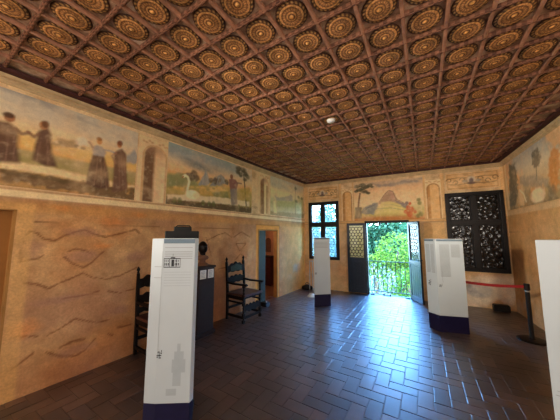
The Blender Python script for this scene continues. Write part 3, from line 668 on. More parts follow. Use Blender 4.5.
M['glass_leaf'] = mat_glass('door_leaf_glass', (.28, .36, .40, 1), .0, .05, diffuse_mix=.10)
M['glass_dark'] = mat_glass('dark_bottle_glass', (1, 1, 1, 1), 0., .045, .14, .5, 12., opaque=(.012, .010, .010, 1))

def make_window(name, W, mull, trans, glass, lab, cell=.105):
    s0, s1, z0, z1 = W; rt = tag(empty(name, BACK.P((s0+s1)/2, z0)), kind='structure'); inv = None
    def ch(b, nm, mat, par=None, **k):
        o = b.build(nm, mat, None, **k); o.parent = par or rt; o.matrix_parent_inverse = Matrix.Translation(-rt.location) if par is None else Matrix()
        return o
    t = .075; b = MB()
    for a in ((s0, s0+t, z0, z1), (s1-t, s1, z0, z1), (s0, s1, z0, z0+t), (s0, s1, z1-t, z1)): pbox(b, BACK, *a, -.10, .035)
    ch(b, 'window_frame', M['frame'], bevel=.008)
    b = MB(); pbox(b, BACK, mull-.05, mull+.05, z0+t, z1-t, -.06, .03); ch(b, 'mullion', M['frame'], bevel=.006)
    b = MB(); pbox(b, BACK, s0+t, s1-t, trans-.05, trans+.05, -.06, .034); ch(b, 'transom', M['frame'], bevel=.006)
    for a in ((s0+t, mull-.05, z0+t, trans-.05), (mull+.05, s1-t, z0+t, trans-.05), (s0+t, mull-.05, trans+.05, z1-t), (mull+.05, s1-t, trans+.05, z1-t)):
        b = MB(); u0, u1, v0, v1 = a; e = .022
        for q in ((u0, u0+e, v0, v1), (u1-e, u1, v0, v1), (u0, u1, v0, v0+e), (u0, u1, v1-e, v1)): pbox(b, BACK, *q, -.045, .0)
        sash = ch(b, 'sash', M['frame'])
        b = MB(); P = [BACK.P(u0+e, v0+e, -.025), BACK.P(u1-e, v0+e, -.025), BACK.P(u1-e, v1-e, -.025), BACK.P(u0+e, v1-e, -.025)]; b.add(P, [[0, 1, 2, 3]])
        g = b.build('pane', glass, sash); g.matrix_parent_inverse = Matrix.Translation(-rt.location)*0 if False else Matrix()
        b = MB(); hexlead(b, lambda u, v: BACK.P(u0+e+u, v0+e+v, -.022), u1-u0-2*e, v1-v0-2*e, cell, .013, BACK.n); b.build('leading', M['lead'] if name == 'window_1' else M['frame'], sash)
    # outer reveal and sill of the thick wall
    b = MB()
    for a in ((s0-.06, s0, z0, z1), (s1, s1+.06, z0, z1), (s0-.06, s1+.06, z0-.06, z0), (s0-.06, s1+.06, z1, z1+.06)): pbox(b, BACK, *a, -.32, -.002)
    ch(b, 'reveal', M['ochre'])
    return rt, ch
w1, ch1 = make_window('window_1', W1, .60, 1.90, M['glass'], '')
w2, ch2 = make_window('window_2', W2, 4.21, 1.87, M['glass_dark'], '')
b = MB(); pbox(b, BACK, W2[0], W2[1], W2[2], W2[3], -.16, -.12)
for k in range(8): pbox(b, BACK, W2[0]+k*.1325+.004, W2[0]+(k+1)*.1325-.004, W2[2], W2[3], -.175, -.11)
ch2(b, 'closed_shutter', M['frame'])

# ---- the balcony door: two leaves, the right one swung into the room, the left one folded back on the wall
d1 = tag(empty('door_1', BACK.P(2.35, 0)), kind='structure')
def keep(o, root):                      # parent without moving (roots of the setting are only translated)
    o.parent = root; o.matrix_parent_inverse = Matrix.Translation(-root.location); return o
b = MB(); t = .05
for a in ((DR[0]-.03, DR[0]+.02, 0, DR[3]), (DR[1]-.02, DR[1]+.03, 0, DR[3]), (DR[0]-.03, DR[1]+.03, DR[3]-.03, DR[3]+.03)): pbox(b, BACK, *a, -.12, .02)
keep(b.build('door_frame', M['frame'], bevel=.005), d1)
b = MB()
for a in ((DR[0]-.06, DR[0], 0, DR[3]), (DR[1], DR[1]+.06, 0, DR[3]), (DR[0]-.06, DR[1]+.06, DR[3], DR[3]+.06)): pbox(b, BACK, *a, -.17, -.005)
keep(b.build('reveal', M['ochre']), d1)
b = MB(); pbox(b, BACK, DR[0]-.05, DR[1]+.05, -.06, -.002, -.19, .0); keep(b.build('threshold', M['post_black']), d1)
b = MB()
for s in (2.22, 2.37): b.lathe([(.02, 0), (.02, .03), (.012, .04)], BACK.P(s, 0, -.05), 10)
b.box(tuple(BACK.P(1.9, 0, -.03)), tuple(BACK.P(2.0, .02, .03))); b.box(tuple(BACK.P(2.72, 0, -.03)), tuple(BACK.P(2.82, .02, .03)))
keep(b.build('floor_bolt', M['black_plastic']), d1)
b = MB()
for s in (2.2, 2.36): pbox(b, BACK, s-.025, s+.025, 1.86, 1.91, -.05, .03)
keep(b.build('head_bolt', M['iron']), d1)
M['glass_leaf_lit'] = mat_glass('lit_look_leaf_glass', (.5, .55, .5, 1), .0, .05, diffuse_mix=.9)  # folded leaf: brightness of lit glass put into the pane colour
def make_leaf(hs, ang, glass, w=.50, z0=.02, z1=1.915):
    """hs: hinge position on the wall; ang: swing from the wall line (degrees, 0 = lying to the right)"""
    a = math.radians(ang); dv = BACK.d*math.cos(a)+BACK.n*math.sin(a); nv = np.cross(np.array([0, 0, 1.]), dv); base = BACK.P(hs, 0, .035)
    def Q(u, z, o): return base+dv*u+nv*o+np.array([0, 0, z])
    def qb(b, u0, u1, v0, v1, o0, o1):
        P = [Q(u, z, o) for o in (o0, o1) for u, z in ((u0, v0), (u1, v0), (u1, v1), (u0, v1))]
        b.add(P, [[0, 1, 2, 3], [7, 6, 5, 4], [0, 4, 5, 1], [1, 5, 6, 2], [2, 6, 7, 3], [3, 7, 4, 0]])
    f, zm = .065, .92; b = MB()
    for u0, u1, v0, v1 in ((0, f, z0, z1), (w-f, w, z0, z1), (f, w-f, z0, z0+.11), (f, w-f, z1-f, z1), (f, w-f, zm-.05, zm+.05)): qb(b, u0, u1, v0, v1, -.02, .02)
    leaf = keep(b.build('door_leaf', M['door_blue'], bevel=.004), d1)
    b = MB(); qb(b, f, w-f, z0+.11, zm-.05, -.01, .01)
    for k in range(4): qb(b, f+.01+k*(w-2*f-.02)/4+.006, f+.01+(k+1)*(w-2*f-.02)/4-.006, z0+.125, zm-.065, -.015, .015)
    b.build('lower_panel', M['door_blue'], leaf)
    b = MB(); b.add([Q(f, zm+.05, 0), Q(w-f, zm+.05, 0), Q(w-f, z1-f, 0), Q(f, z1-f, 0)], [[0, 1, 2, 3]]); b.build('pane', glass, leaf)
    b = MB(); hexlead(b, lambda u, v: Q(f+u, zm+.05+v, .003), w-2*f, z1-f-zm-.05, .105, .016, nv); b.build('leading', M['lead'], leaf)
    b = MB(); b.tube([Q(w-.03, 1.0, -.02), Q(w-.03, 1.0, -.06), Q(w-.09, 1.0, -.06)], .008); b.tube([Q(w-.03, 1.0, .02), Q(w-.03, 1.0, .05), Q(w-.09, 1.0, .05)], .008); b.build('door_handle', M['iron'], leaf)
make_leaf(1.83, 178, M['glass_leaf_lit'])
make_leaf(2.86, 62, M['glass_leaf'])

# ---- narrow inner doorway in the left wall
d2 = tag(empty('door_2', LEFT.P(4.32, 0)), kind='structure')
b = MB()
for a in ((3.93, 3.955, 0, 1.70), (4.695, 4.72, 0, 1.70), (3.93, 4.72, 1.695, 1.72)): pbox(b, LEFT, *a, -.10, .012)
keep(b.build('door_frame', M['ochre']), d2)
b = MB(); pbox(b, LEFT, 3.957, 4.26, .012, 1.69, -.07, -.03); leaf = keep(b.build('door_leaf', M['green_door'], bevel=.004), d2)
b = MB(); pbox(b, LEFT, 4.0, 4.215, .15, .8, -.029, -.022); pbox(b, LEFT, 4.0, 4.215, .9, 1.55, -.029, -.022); b.build('raised_panel', M['green_door'], leaf, bevel=.004)
b = MB()                                                        # the little passage beyond it
pbox(b, LEFT, 3.4, 6.2, -.03, 2.2, -1.65, -1.60); pbox(b, LEFT, 3.4, 3.45, -.03, 2.2, -1.6, -.10); pbox(b, LEFT, 6.15, 6.2, -.03, 2.2, -1.6, -.10); pbox(b, LEFT, 3.4, 6.2, 2.2, 2.25, -1.65, -.0)
pbox(b, LEFT, 3.4, 3.93, -.03, 2.2, -.12, -.08); pbox(b, LEFT, 4.72, 6.2, -.03, 2.2, -.12, -.08)
tag(b.build('wall_passage', M['pink']), kind='structure')
b = MB(); pbox(b, LEFT, 3.4, 6.2, -.06, -.001, -1.65, .02); tag(b.build('floor_passage', M['terracotta']), kind='structure')
def on_end(x, y, s_=6.14):             # where a line of sight meets the end wall of the passage
    d = ray(x, y); t = (s_-(CAM-LEFT.A) @ LEFT.d)/(d @ LEFT.d); P = CAM+d*t; return float((P-LEFT.A) @ LEFT.n), float(P[2])
oc, zc_ = on_end(268.3, 241); ow = abs(on_end(271, 241)[0]-on_end(265.6, 241)[0])/2; zb_ = on_end(268, 252)[1]
b = MB(); pts = [LEFT.P(6.14, zc_+.9*ow*math.sin(t), oc+ow*math.cos(t)) for t in np.linspace(0, math.pi, 12)]+[LEFT.P(6.14, zb_, oc-ow), LEFT.P(6.14, zb_, oc+ow)]
b.prism(pts, LEFT.d*-.006); tag(b.build('trim_4', M['terracotta']), kind='structure')
# ---- tan door at the left edge of the view
b = MB(); pbox(b, LEFT, -.77, .13, 0, 1.86, -.12, -.08)
d3 = tag(b.build('door_3', M['tan']), kind='structure')
b = MB()
for a in ((.10, .16, 0, 1.86), (-.80, -.74, 0, 1.86), (-.8, .16, 1.84, 1.90)): pbox(b, LEFT, *a, -.14, -.001)
b.build('door_frame', M['ochre'], d3)

# ================================================================== furniture
def root_thing(name, label, cat, loc=(0, 0, 0), rz=0., group=None): return tag(empty(name, loc, rz), label, cat, group)
def make_chair(label, loc, rz, variant):
    """high-backed armchair; local +X is forward, Y across, origin on the floor under the seat"""
    t = root_thing('armchair', label, 'chair', loc, rz); W = M['black_wood']; hw, xb, xf, zs = .235, -.21, .21, .47
    def turned(x, y, z0, z1, r, sq):
        b = MB()
        for a, c in sq: b.box((x-r, y-r, a), (x+r, y+r, c))
        cur = z0
        for a, c in sq+[(z1, z1)]:
            if a-cur > .02:
                n = 10; prof = [(r*(.55+.35*abs(math.sin(k/n*math.pi*2.0+.4))), cur+(a-cur)*k/n) for k in range(n+1)]; b.lathe(prof, (x, y, 0), 10)
            cur = max(cur, c)
        return b
    for y in (-hw, hw):                                          # rear posts: legs that run up into the back, leaning a little
        b = MB(); b.prism([(xb-.02, y-.02, 0), (xb+.02, y-.02, 0), (xb+.02, y-.02, zs), (xb-.03, y-.02, 1.06), (xb-.065, y-.02, 1.06), (xb-.02, y-.02, zs)], (0, .04, 0))
        p = b.build('rear_post', W, t, bevel=.004)
        b = MB(); b.lathe([(.012, 0), (.02, .012), (.012, .024), (.024, .045), (.021, .065), (.008, .085), (.003, .10)], (xb-.047, y, 1.06), 12); b.build('finial', W, p, smooth=True)
    for y in (-hw, hw):
        turned(xf, y, 0, .70, .022, [(0, .05), (.10, .17), (.30, .36), (zs-.07, zs+.03), (.62, .66)]).build('leg', W, t, bevel=.003)
        b = MB(); pts = [(xb-.02, .70), (xb+.15, .685), (xf-.05, .69), (xf+.05, .70), (xf+.085, .68), (xf+.07, .655), (xf, .66), (xb+.15, .655), (xb-.02, .67)]
        b.prism([(x, y-.026, z) for x, z in pts], (0, .052, 0)); b.build('armrest', W, t, bevel=.006)
    b = MB(); b.box((xb-.02, -hw-.02, zs-.01), (xf+.05, hw+.02, zs+.028)); b.build('seat', M['seat_wood'], t, bevel=.012)
    b = MB()
    for y in (-hw, hw): b.box((xb, y-.013, zs-.07), (xf, y+.013, zs-.01))
    b.box((xb-.013, -hw, zs-.07), (xb+.013, hw, zs-.01)); b.box((xf-.013, -hw, zs-.05), (xf+.013, hw, zs-.01)); b.build('seat_rail', W, t, bevel=.003)
    def slat(z0, z1, scall, x):                                  # a cross slat with a scalloped outline
        n = 24; top = []; bot = []
        for k in range(n+1):
            u = k/n*2-1; y = u*(hw-.015)
            top.append((x, y, z1+scall*(1-abs(u))**.7+.012*math.cos(u*12))); bot.append((x, y, z0-.018*abs(math.sin(u*math.pi*1.5))))
        return MB().prism(bot+top[::-1], (.022, 0, 0))
    o = slat(.87, .97, .075, xb-.045).build('crest_rail', W, t, bevel=.003)
    b = MB(); b.prism([(xb-.022, -.15, .875), (xb-.022, .15, .875), (xb-.022, .16, .96), (xb-.022, .07, .985), (xb-.022, 0, 1.01), (xb-.022, -.07, .985), (xb-.022, -.16, .96)], (.01, 0, 0)); b.build('carved_panel', M['green_paint'] if variant else W, o, bevel=.003)
    b = MB()
    for k in range(5): b.lathe([(.018, 0), (.014, .006), (.005, .012)], (0, 0, 0), 8)
    slat(.66, .76, .03, xb-.03).build('back_slat', W, t, bevel=.003)
    if not variant: slat(.54, .60, .02, xb-.02).build('back_slat', W, t, bevel=.003)
    b = MB()                                                     # low stretchers and the carved front apron
    n = 24; top = [(xf-.01, (k/n*2-1)*hw, .31+.016*math.cos(k/n*2*math.pi*5)) for k in range(n+1)]; bot = [(xf-.01, (k/n*2-1)*hw, .19-.016*math.cos(k/n*2*math.pi*3)) for k in range(n+1)]
    b.prism(bot+top[::-1], (.02, 0, 0)); b.build('carved_apron', W, t, bevel=.002)
    for y in (-hw, hw):
        b = MB(); b.box((xb, y-.014, .075), (xf, y+.014, .115)); b.build('stretcher', W, t, bevel=.003)
        b = MB(); b.box((xb, y-.012, .33), (xf, y+.012, .36)); b.build('stretcher', W, t, bevel=.003)
    b = MB(); b.box((xf-.014, -hw, .07), (xf+.014, hw, .11)); b.build('stretcher', W, t, bevel=.003)
    b = MB(); b.box((xb-.014, -hw, .18), (xb+.014, hw, .22)); b.build('stretcher', W, t, bevel=.003)
    t['group'] = 'dark wooden chairs along the left wall'; return t
make_chair('carved dark wooden armchair with greenish crest panel beside the narrow doorway', (-3.06, 3.66, 0), math.radians(-3), True)
make_chair('dark high backed chair against the left wall, half hidden by the nearest white panel', (-3.17, 2.04, 0), math.radians(-3), False)

# ---- pedestal with two labels, and the bust on it
pz = math.radians(-3)
ped = root_thing('pedestal', 'tall dark brown wooden pedestal with two white labels near its top', 'pedestal', (-3.185, 2.71, 0), pz)
b = MB(); b.box((-.14, -.155, .05), (.14, .155, 1.06)); b.build('shaft', M['pedestal'], ped, bevel=.004)
b = MB(); b.box((-.165, -.185, 0), (.165, .185, .06)); b.build('foot', M['pedestal'], ped, bevel=.006)
b = MB(); b.box((-.15, -.175, 1.055), (.15, .175, 1.085)); b.build('cap', M['pedestal'], ped, bevel=.004)
for y in (-.075, .075):
    b = MB(); b.box((.14, y-.058, .89), (.144, y+.058, 1.03)); o = b.build('paper_label', M['paper'], ped)
    b = MB()
    for k in range(5): b.box((.144, y-.04, .91+k*.022), (.145, y+.04-.01*(k % 3), .917+k*.022))
    b.build('printed_lines', M['ink'], o)
bust = root_thing('bust', 'dark bronze portrait bust on a brown stone base, on top of the pedestal', 'bust', (-3.185, 2.72, 1.085), pz)
b = MB(); b.lathe([(.10, 0), (.105, .02), (.09, .03), (.055, .05), (.05, .075), (.06, .09)], (0, 0, 0), 20, sx=.8); b.build('socle', M['terracotta'], bust, smooth=False)
b = MB(); b.lathe([(.05, .085), (.10, .10), (.115, .125), (.10, .15), (.06, .165), (.047, .185)], (0, 0, 0), 24, sx=.62); b.build('shoulders', M['terracotta'], bust, smooth=True)
b = MB(); R0 = np.random.default_rng(4)
def head():
    n, m = 22, 28; vs = []
    for i in range(n+1):
        v = i/n; z = .17+v*.235
        for k in range(m):
            w = 2*math.pi*k/m; cx, sy = math.cos(w), math.sin(w)      # +x = face
            if v < .18: r = .045+.002*math.sin(w*4); ax = ay = r
            else:
                q = (v-.18)/.82; prof = math.sin(math.pi*min(max(q*.86+.14, 0), 1))**.55; ax, ay = .088*prof, .070*prof
            x, y = ax*cx, ay*sy; f = max(0, cx)**3
            q = (v-.18)/.82
            x += f*(.022*math.exp(-((q-.42)/.07)**2)*(max(0, cx)**12)+.010*math.exp(-((q-.10)/.08)**2)-.008*math.exp(-((q-.50)/.05)**2)+.006*math.exp(-((q-.24)/.04)**2)) if v >= .18 else 0
            if v > .62 or (cx < -.2 and v > .35): x *= 1.05+.02*math.sin(9*w+20*v); y *= 1.05+.02*math.cos(11*w+17*v)
            vs.append((x, y, z))
    fs = [[i*m+k, i*m+(k+1) % m, (i+1)*m+(k+1) % m, (i+1)*m+k] for i in range(n) for k in range(m)]+[[n*m+k for k in range(m)]]
    return vs, fs
b.add(*head())
for y in (-.07, .07): b.lathe([(.004, -.025), (.016, -.015), (.02, .005), (.012, .022), (.003, .028)], (-.005, y, .275), 8, sx=.8, sy=.5)
b.build('head', M['bronze'], bust, smooth=True)

# ---- white folded information columns
def column(label, Lp, Sp, Rp, back, band, htop, headers, line=None, dirmark=None):
    """footprint of four ground points: left edge, front fold (or None), right edge, back corners"""
    front = [p for p in (Lp, Sp, Rp) if p is not None]; foot = [np.array([p[0], p[1], 0.]) for p in front]+[np.array([p[0], p[1], 0.]) for p in back]
    c = sum(foot)/len(foot); t = root_thing('information_column', label, 'information panel', (c[0], c[1], 0), 0., 'white information columns'); F0 = [p-c for p in foot]; up = np.array([0, 0, 1.])
    b = MB(); b.prism([p+up*band for p in F0], up*(htop-band)); body = b.build('body', M['white_panel'], t, bevel=.004)
    b = MB(); b.prism([p*.995 for p in F0], up*band); b.build('plinth', M['navy'], t)
    nf = len(front); faces = [(F0[i], F0[i+1]) for i in range(nf-1)]
    def onface(i, u0, u1, z0, z1, mat, name, par, th=.002):
        p, q = faces[i]; d = (q-p); L = np.linalg.norm(d); d = d/L; n = np.array([d[1], -d[0], 0]); 
        if n @ (np.array([0, 0, 0])-(c*np.array([1, 1, 0]))) < 0: n = -n
        P = [p+d*u*L+up*z+n*th for u, z in ((u0, z0), (u1, z0), (u1, z1), (u0, z1))]
        return MB().add(P, [[0, 1, 2, 3]]), mat, name, par
    return t, body, faces, onface
def put(lst, name, mat, par):
    m = MB()
    for (b, *_r) in lst: m.add(b.v, b.f)
    return m.build(name, mat, par)
def px_ground(x, y, z):
    P = onz(x, y, z); return P[0], P[1]
# nearest column on the left
Ls, Ss, Rs = px_ground(143.2, 403.4, .27), px_ground(154.8, 404.2, .27), px_ground(189.3, 403., .27)
Lb = (Ls[0]-.10, Ls[1]+.16); Rb = (Rs[0]-.165, Rs[1]+.165)
t, body, fc, of = column('nearest tall white information column with a building drawing and a slate header strip', Ls, Ss, Rs, [(Rs[0]-.012, Rs[1]+.045), Rb, Lb], .27, 1.565, [])
put([of(1, .03, .995, 1.525, 1.562, 0, 0, 0)], 'header_strip', M['header'], body)
put([of(1, .08, .93, 1.452-k*.018, 1.457-k*.018, 0, 0, 0) for k in range(4)], 'printed_lines', M['ink'], body)
put([of(1, .08, .93, 1.488, 1.492, 0, 0, 0)], 'printed_rule', M['ink'], body)
put([of(1, .005, .012, .62, 1.46, 0, 0, 0), of(0, .35, 1., 1.33, 1.334, 0, 0, 0), of(0, .35, 1., 1.24, 1.244, 0, 0, 0)], 'printed_rule', M['ink'], body)
bl = [of(1, .06, .56, 1.325, 1.331, 0, 0, 0), of(1, .06, .56, 1.395, 1.402, 0, 0, 0), of(1, .26, .40, 1.402, 1.41, 0, 0, 0), of(1, .29, .37, 1.335, 1.39, 0, 0, 0)]
for k in range(9):
    if 3 <= k <= 5: continue
    bl += [of(1, .08+k*.052, .105+k*.052, 1.342, 1.362, 0, 0, 0), of(1, .08+k*.052, .10+k*.052, 1.374, 1.385, 0, 0, 0)]
bl += [of(1, .055, .065, 1.325, 1.40, 0, 0, 0), of(1, .555, .565, 1.325, 1.40, 0, 0, 0), of(1, .22, .235, 1.325, 1.40, 0, 0, 0), of(1, .43, .445, 1.325, 1.40, 0, 0, 0), of(1, .325, .335, 1.41, 1.44, 0, 0, 0)]
put(bl, 'building_drawing', M['ink_dark'], body)
put([of(1, .08, .9, 1.285-k*.022, 1.289-k*.022, 0, 0, 0) for k in range(6)], 'printed_lines', M['ghost'], body)
gl = [of(1, a, b_, c_, d_, 0, 0, 0) for a, b_, c_, d_ in ((.5, .78, .60, .66), (.44, .84, .50, .60), (.48, .72, .40, .50), (.3, .6, .33, .38), (.58, .68, .66, .72))]
put(gl, 'watermark_print', M['ghost'], body)
def leafmark(i, u, z, sc):
    out = []
    for du, dz, w, h in ((-.05, .0, .10, .006), (0, -.02, .012, .05), (-.03, .018, .02, .012), (.03, .014, .03, .008), (.02, -.018, .02, .008), (-.045, -.014, .02, .01), (.045, .026, .012, .014)):
        out.append(of(i, u+du*sc, u+(du+w)*sc, z+dz*sc*.8, z+(dz+h)*sc*.8, 0, 0, 0))
    return out
put(leafmark(1, .05, .63, 1.4), 'leaf_mark', M['ink_dark'], body)
# column in front of the left window
Ls, Rs = px_ground(314.6, 307, 0.), px_ground(331., 306, 0.); vd = np.array([Ls[0]+Rs[0], Ls[1]+Rs[1]])/2; vd = vd/np.linalg.norm(vd)*.17
t, body, fc, of = column('slim white information column with dark plinth standing before the left window', Ls, None, Rs, [(Rs[0]+vd[0], Rs[1]+vd[1]), (Ls[0]+vd[0], Ls[1]+vd[1])], .26, 1.53, [])
put([of(0, .06, .97, 1.49, 1.525, 0, 0, 0)], 'header_strip', M['header'], body)
put([of(0, .10, .9, 1.42-k*.03, 1.428-k*.03, 0, 0, 0) for k in range(5)], 'printed_lines', M['ink'], body)
put([of(0, .06, .075, .78, 1.45, 0, 0, 0)], 'printed_rule', M['ghost'], body); put(leafmark(0, .10, .72, 1.2), 'leaf_mark', M['ink_dark'], body)
# column right of the balcony door
Ls, Ss, Rs = px_ground(429.5, 327.5, 0.), px_ground(441, 332, 0.), px_ground(470, 334.5, 0.); vd = np.array([.05, .22])
t, body, fc, of = column('wide folded white information column with text columns, right of the balcony door', Ls, Ss, Rs, [(Rs[0]+vd[0]*.5, Rs[1]+vd[1]), (Ls[0]+vd[0]*2, Ls[1]+vd[1])], .26, 1.525, [])
put([of(0, .02, .86, 1.485, 1.515, 0, 0, 0)], 'header_strip', M['header'], body); put([of(1, .05, .98, 1.485, 1.515, 0, 0, 0)], 'header_strip', M['header'], body)
put([of(0, .12, .48, 1.42-k*.018, 1.428-k*.018, 0, 0, 0) for k in range(27)]+[of(0, .55, .86, 1.42-k*.018, 1.428-k*.018, 0, 0, 0) for k in range(27)], 'printed_lines', M['ink'], body)
put([of(1, .14, .5, 1.42-k*.018, 1.428-k*.018, 0, 0, 0) for k in range(30)]+[of(1, .56, .88, 1.42-k*.018, 1.428-k*.018, 0, 0, 0) for k in range(12)], 'printed_lines', M['ink'], body)
put([of(1, .19, .20, .80, 1.0, 0, 0, 0)], 'printed_rule', M['ink'], body); put(leafmark(1, .1, .74, 1.1)+leafmark(0, .3, .76, 2.2), 'leaf_mark', M['ink_dark'], body)
# column cut off by the right edge
Ls = px_ground(555, 420, .30); Ls = (Ls[0], Ls[1]); Rs = (Ls[0]+.42, Ls[1]-.06)
t, body, fc, of = column('plain white information column cut off by the right edge of the photo', Ls, None, Rs, [(Rs[0]+.06, Rs[1]+.2), (Ls[0]+.12, Ls[1]+.22)], .24, 1.56, [])
put([of(0, .04, .3, .47, .474, 0, 0, 0), of(0, .06, .26, .50, .503, 0, 0, 0)], 'printed_rule', M['ink'], body)

# ---- stepped dark lamp head behind the nearest column
P0 = onz(192.5, 409, 0.); 
def at_depth(x, y, P):                # point on the line of sight at the ground distance of P
    n = np.array([P[0], P[1], 0.]); n /= np.linalg.norm(n); d = ray(x, y); return CAM+d*(((P-CAM) @ n)/(d @ n))
lc = at_depth(182.6, 233.2, P0); rz = math.atan2(P0[1], P0[0])-math.pi/2-.05
lamp = root_thing('floor_lamp', 'stepped dark metal lamp head on a stand behind the nearest white column', 'lamp', (lc[0], lc[1], 0), rz)
zl = lc[2]; hw = .150
b = MB(); b.box((-hw, -.04, zl-.075), (hw, .05, zl+.02)); b.build('lamp_housing', M['lamp_metal'], lamp, bevel=.006)
b = MB(); b.box((-hw*.5, -.03, zl+.018), (hw*.52, .045, zl+.062)); b.build('lamp_cap', M['lamp_metal'], lamp, bevel=.006)
b = MB(); b.box((-hw*.52, -.035, zl+.006), (hw*.54, -.041, zl+.022)); b.tube([(-.06, .0, zl+.06), (-.05, 0, zl+.072), (.06, 0, zl+.072), (.07, 0, zl+.06)], .006); b.build('bracket', M['lamp_metal'], lamp)
b = MB(); b.tube([(0, .02, .03), (0, .02, zl-.07)], .016, 12); b.build('pole', M['lamp_metal'], lamp)
b = MB(); b.prism([(-.16, -.10, 0), (.155, -.08, 0), (.155, .09, 0), (-.16, .09, 0)], (0, 0, .035)); b.build('foot', M['lamp_metal'], lamp, bevel=.008)

# ---- barrier post with red belt
def make_post(label, loc, h=.84):
    t = root_thing('barrier_post', label, 'barrier post', loc)
    b = MB(); b.lathe([(.175, 0), (.175, .012), (.15, .02), (.04, .028), (.03, .035)], (0, 0, 0), 32); b.build('base', M['post_black'], t)
    b = MB(); b.lathe([(.027, .03), (.027, h-.09)], (0, 0, 0), 20); b.build('pole', M['post_black'], t, smooth=False)
    b = MB(); b.lathe([(.03, h-.10), (.036, h-.095), (.036, h-.01), (.03, h), (.0, h)], (0, 0, 0), 20); b.build('belt_head', M['post_black'], t)
    b = MB(); b.lathe([(.029, h-.125), (.031, h-.12), (.031, h-.11), (.029, h-.105)], (0, 0, 0), 20); b.build('collar', M['chrome'], t)
    return t
PP = onz(532.5, 340.5, 0.); post = make_post('black barrier post with a red belt, standing by the right wall', (PP[0], PP[1], 0))
Q0 = np.array([PP[0], PP[1], 0]); P2 = np.array([*px_ground(470, 334.5, 0.), 0.])+np.array([.0, .19, 0])     # the belt is clipped to the back edge of the folded column
b = MB(); dv = (P2-Q0); L = np.linalg.norm(dv); dv /= L; n = 14; top, bot = [], []
for k in range(n+1):
    u = .034+(L-.036)*k/n; sag = .02*math.sin(math.pi*k/n); top.append(dv*u+np.array([0, 0, .815-sag])); bot.append(dv*u+np.array([0, 0, .772-sag]))
sd = np.array([-dv[1], dv[0], 0])*.003; b.prism(bot+top[::-1], sd); b.build('belt', M['red_belt'], post)

# ---- pale stand, small dark things
SP = onz(311.5, 296.5, 0.)
st = root_thing('support_stand', 'slim pale twin pole stand on a round base, left of the slim column', 'stand', (SP[0], SP[1], 0), YAW)
b = MB(); b.lathe([(.11, 0), (.11, .015), (.085, .03), (.06, .075), (.045, .085)], (0, 0, 0), 24); b.build('base', M['white_plastic'], st)
for x in (-.04, .04): b = MB(); b.tube([(x, 0, .07), (x, 0, .9)], .011, 10); b.build('pole', M['chrome'], st)
b = MB(); b.box((-.055, -.015, .89), (.055, .015, .915)); b.build('top_bar', M['chrome'], st)
CP = onz(303.5, 288.5, 0.)
bx = root_thing('bag', 'small dark bag lying on the floor in the far left corner', 'bag', (-3.0, 6.45, 0), .3)
b = MB(); b.lathe([(.02, 0), (.13, .0), (.15, .04), (.13, .09), (.07, .12), (.03, .14)], (0, 0, 0), 14, sx=1.1, sy=.7); b.build('body', M['black_plastic'], bx, smooth=True)
b = MB(); b.tube([(-.07, 0, .115), (-.05, 0, .17), (0, .01, .19), (.05, 0, .17), (.07, 0, .115)], .008); b.build('handle', M['black_plastic'], bx)
DP = onz(258, 307.5, 0.)
bx = root_thing('small_box', 'small black box with a pale knob on the floor by the narrow doorway', 'box', (LEFT.P(3.98, 0, .17)[0], LEFT.P(3.98, 0, .17)[1], 0), pz)
b = MB(); b.box((-.09, -.06, 0), (.09, .06, .09)); b.build('case', M['black_plastic'], bx, bevel=.006)
b = MB(); b.lathe([(.012, 0), (.016, .008), (.008, .018)], (.05, 0, .09), 10); b.build('knob', M['white_plastic'], bx)
BP = BACK.P(4.50, 0, .12)
bx = root_thing('equipment_box', 'small dark box on the floor under the dark right window', 'box', (BP[0], BP[1], 0), .04)
b = MB(); b.box((-.13, -.07, 0), (.13, .07, .12)); b.build('case', M['black_plastic'], bx, bevel=.008)
b = MB(); b.box((-.12, -.06, .12), (.12, .06, .13)); b.build('lid', M['post_black'], bx, bevel=.003)
DX = onz(331, 122, 3.19)
sm = root_thing('smoke_detector', 'small round white detector on the coffered ceiling', 'smoke detector', (DX[0], DX[1], ZC-.05))
b = MB(); b.lathe([(.001, .0), (.045, .002), (.056, .014), (.058, .035)], (0, 0, 0), 28); b.build('cover', M['white_plastic'], sm, smooth=True)
b = MB(); b.lathe([(.066, .033), (.066, .05)], (0, 0, 0), 28); b.build('base', M['white_plastic'], sm)
oc2, zt2 = on_end(266., 256., 5.75)
cb = root_thing('cabinet', 'dark reddish brown cabinet seen through the narrow doorway', 'cabinet', tuple(LEFT.P(5.85, 0, oc2)), pz-math.pi/2)
b = MB(); b.box((-.14, -.22, 0), (.14, .22, zt2-.03)); b.build('carcass', M['cab'], cb, bevel=.004)
b = MB(); b.box((.14, -.20, .06), (.16, .20, zt2-.08)); b.build('door', M['cab'], cb, bevel=.004)
b = MB(); b.box((-.15, -.24, zt2-.03), (.17, .24, zt2)); b.build('cabinet_top', M['pedestal'], cb, bevel=.004)

# ================================================================== outdoors
rl = root_thing('balcony_railing', 'wrought iron balcony railing with bellied balusters outside the open door', 'railing', tuple(BACK.P(2.35, 0, -.24)))
def RLP(s, z, o): return BACK.P(s, z, -.24-o)-np.array(rl.location)
for z in (.06, .86):
    b = MB(); b.bar(RLP(1.55, z, 0), RLP(3.15, z, 0), .03, .016); b.build('rail', M['iron'], rl)
for k in range(14):
    s = 1.62+k*.112; b = MB(); b.tube([RLP(s, .06, 0), RLP(s, .14, .05), RLP(s+.01, .28, .10), RLP(s, .42, .07), RLP(s-.008, .58, .02), RLP(s, .72, 0), RLP(s, .86, 0)], .009, 6)
    b.tube([RLP(s-.03, .80, 0), RLP(s, .74, 0), RLP(s+.03, .80, 0)], .006, 5); b.build('baluster', M['iron'], rl)
b = MB(); pbox(b, BACK, 1.4, 3.3, -.14, -.04, -.36, -.17); tag(b.build('balcony_slab', M['ochre']), kind='structure')
